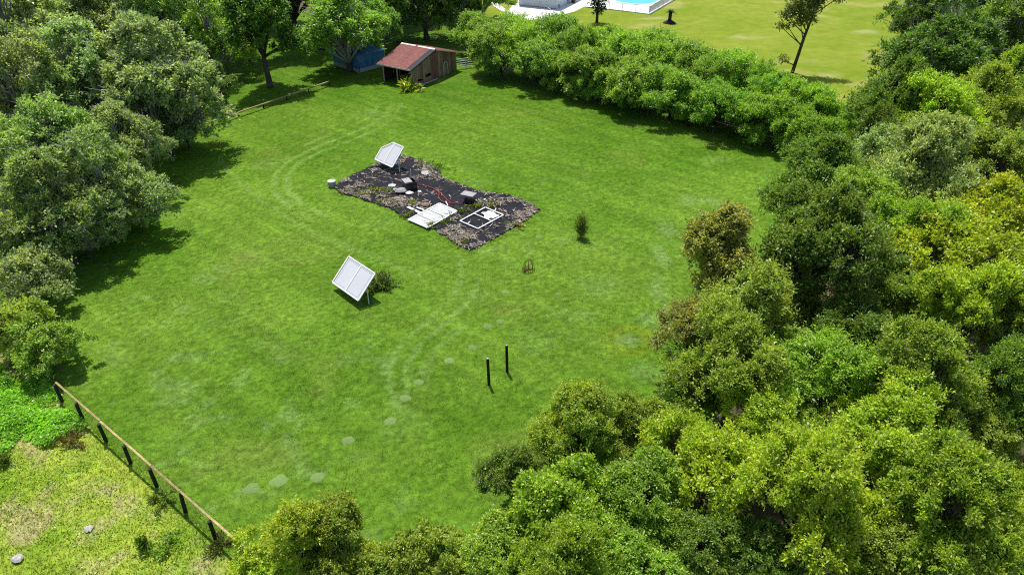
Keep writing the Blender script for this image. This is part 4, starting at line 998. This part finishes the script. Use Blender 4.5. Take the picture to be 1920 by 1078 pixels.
mb.add(ring, [tuple(range(40))]); tag(mb.build('pool_water', M['water']), kind='structure')
mb = MB()
for k in range(40):
    a, c = ring[k], ring[(k+1)%40]; ao = q + (a-q)*1.05; co = q + (c-q)*1.05; mb.hexa([a,c,co,ao,a+ez*.06,c+ez*.06,co+ez*.06,ao+ez*.06])
tag(mb.build('pool_coping', M['white']), kind='structure')
pf = empty('pool_fence', G(1218,26,.16), 'low white rail fence around the pool deck', 'fence')
segs = [(G(1100,12.5,.16), G(1142,16.5,.16)), (G(1142,16.5,.16), G(1217,25.5,.16)), (G(1217,25.5,.16), G(1266,-3,.16))]
for si, (a, c) in enumerate(segs):
    n = max(1, round((c-a).length/2.4))
    for i in range(n + (si == 2)):
        p = a.lerp(c, i/n); MB().beam(p, p+ez*1.1, .1, .1).build('post', M['metal'] if (si == 2 and i == 0) else M['white'], pf)
    MB().beam(a+ez*1.06, c+ez*1.06, .05, .06).build('top_rail', M['white'], pf)
    if si == 2:
        np_ = int((c-a).length/.35)
        for i in range(np_):
            p = a.lerp(c, (i+.5)/np_); MB().beam(p+ez*.05, p+ez*1.02, .17, .02, up=(0,0,1)).build('picket', M['white'], pf)
# sago palm
q = G(1255,44); t = empty('sago_palm', q, 'short palm with black trunk on the far lawn near the pool', 'palm')
MB().tube([q-ez*.1, q+ez*.7, q+ez*1.5], [.34,.26,.28], 9).build('trunk', M['mulch_dark'], t)
MB().tube([q-ez*.02, q+ez*.12, q+ez*.45], [1.05,.95,.34], 14).build('mulch_ring', M['mulch_dark'], t)
for k in range(22):
    a = k*2.4; el = .25 + 1.0*(k/22); rr = random.Random(k); L_ = 1.15
    d_ = Vector((math.cos(a)*math.cos(el), math.sin(a)*math.cos(el), math.sin(el))); sd_ = Vector((-math.sin(a), math.cos(a), 0)); mb = MB(); prev = None
    for j in range(6):
        u_ = j/5; p = q + ez*1.5 + d_*L_*u_ - ez*.5*u_*u_; w = .16*math.sin(math.pi*min(.97, u_*.8+.2)); cur = (p - sd_*w, p + ez*-.03, p + sd_*w)
        if prev: mb.add([prev[0],prev[1],cur[1],cur[0],prev[2],cur[2]], [(0,1,2,3),(1,4,5,2)])
        prev = cur
    fo = mb.build('frond', M['leaf'], t); fo.color = (.04,.07,.014,0)
# thin tree and dark tree on the far lawn
def thin_tree(name, px, py, h_, lean, clumps, n, leaf, colr, label, seed):
    q = G(px, py); t = empty(name, q, label, 'tree'); rg = np.random.default_rng(seed)
    top = q + Vector((lean, 0, h_)); mb = MB().tube([q-ez*.2, q.lerp(top,.45)+Vector((-.1,0,0)), q.lerp(top,.8), top], [.24,.19,.12,.05], 8)
    C_ = []
    for dx, z, r_ in clumps:
        c = q + Vector((dx, rg.uniform(-.6,.6), z)); C_.append((c, r_)); s = q.lerp(top, max(.1, min(.8, z/h_-.25))) - Vector((.09*min(1, max(0, 1-abs(z/h_-.7)*2)),0,0)); mb.tube([s, s.lerp(c,.6)-ez*.1, c], [.08,.05,.02], 5)
    mb.build('trunk', M['bark'], t, smooth=True)
    pos = []; nr = []; ti = []
    for c, r_ in C_:
        m_ = int(n*r_*r_); d_ = unit(rg.normal(size=(m_,3))); rad = r_*rg.uniform(.35,1.1,(m_,1)); pos.append(np.array(c-q) + d_*rad*np.array([1,1,.7])); nr.append(d_*.5 + np.array([0,0,.7]) + rg.normal(size=(m_,3))*.7); ti.append(np.clip(.5*rg.random(m_)+.5*rg.random(), 0, 1))
    pos, nr, ti = np.concatenate(pos), np.concatenate(nr), np.concatenate(ti)
    me = leaf_mesh('crown', pos, rg.normal(size=pos.shape), nr, leaf*rg.uniform(.7,1.3,len(pos)), .55, ti, (rg.random(len(pos)) < .3)*1.0)
    o = link(bpy.data.objects.new('crown', me), t); o.color = (*colr, .15)
thin_tree('thin_tree', 1485, 137, 9.2, 1.4, [(-.6,9.2,1.5),(.9,9.6,1.5),(2.3,9.4,1.3),(3.6,9.2,1.1),(-1.4,8.0,1.2),(-2.0,6.9,1.0),(.2,7.6,1.4),(1.2,8.2,1.2),(-.4,6.3,1.0),(-2.6,5.7,.7),(.8,6.6,.9),(-1.6,5.6,.6),(-1.3,1.6,.75),(.4,8.8,1.3),(-.9,7.3,1.1)], 230, .33, (.085,.105,.032), 'slender leaning tree with sparse dark crown on the far lawn', 91)
thin_tree('dark_tree', 1119, 43, 5.6, .2, [(0,1.6,.8),(.5,2.4,1.0),(-.5,2.8,1.0),(.7,3.6,1.15),(-.6,3.9,1.1),(.1,4.6,1.2),(.8,5.0,1.0),(-.7,5.3,1.0),(0,6,1.1)], 260, .3, (.022,.036,.014), 'dark upright tree on the far lawn left of the pool', 92)
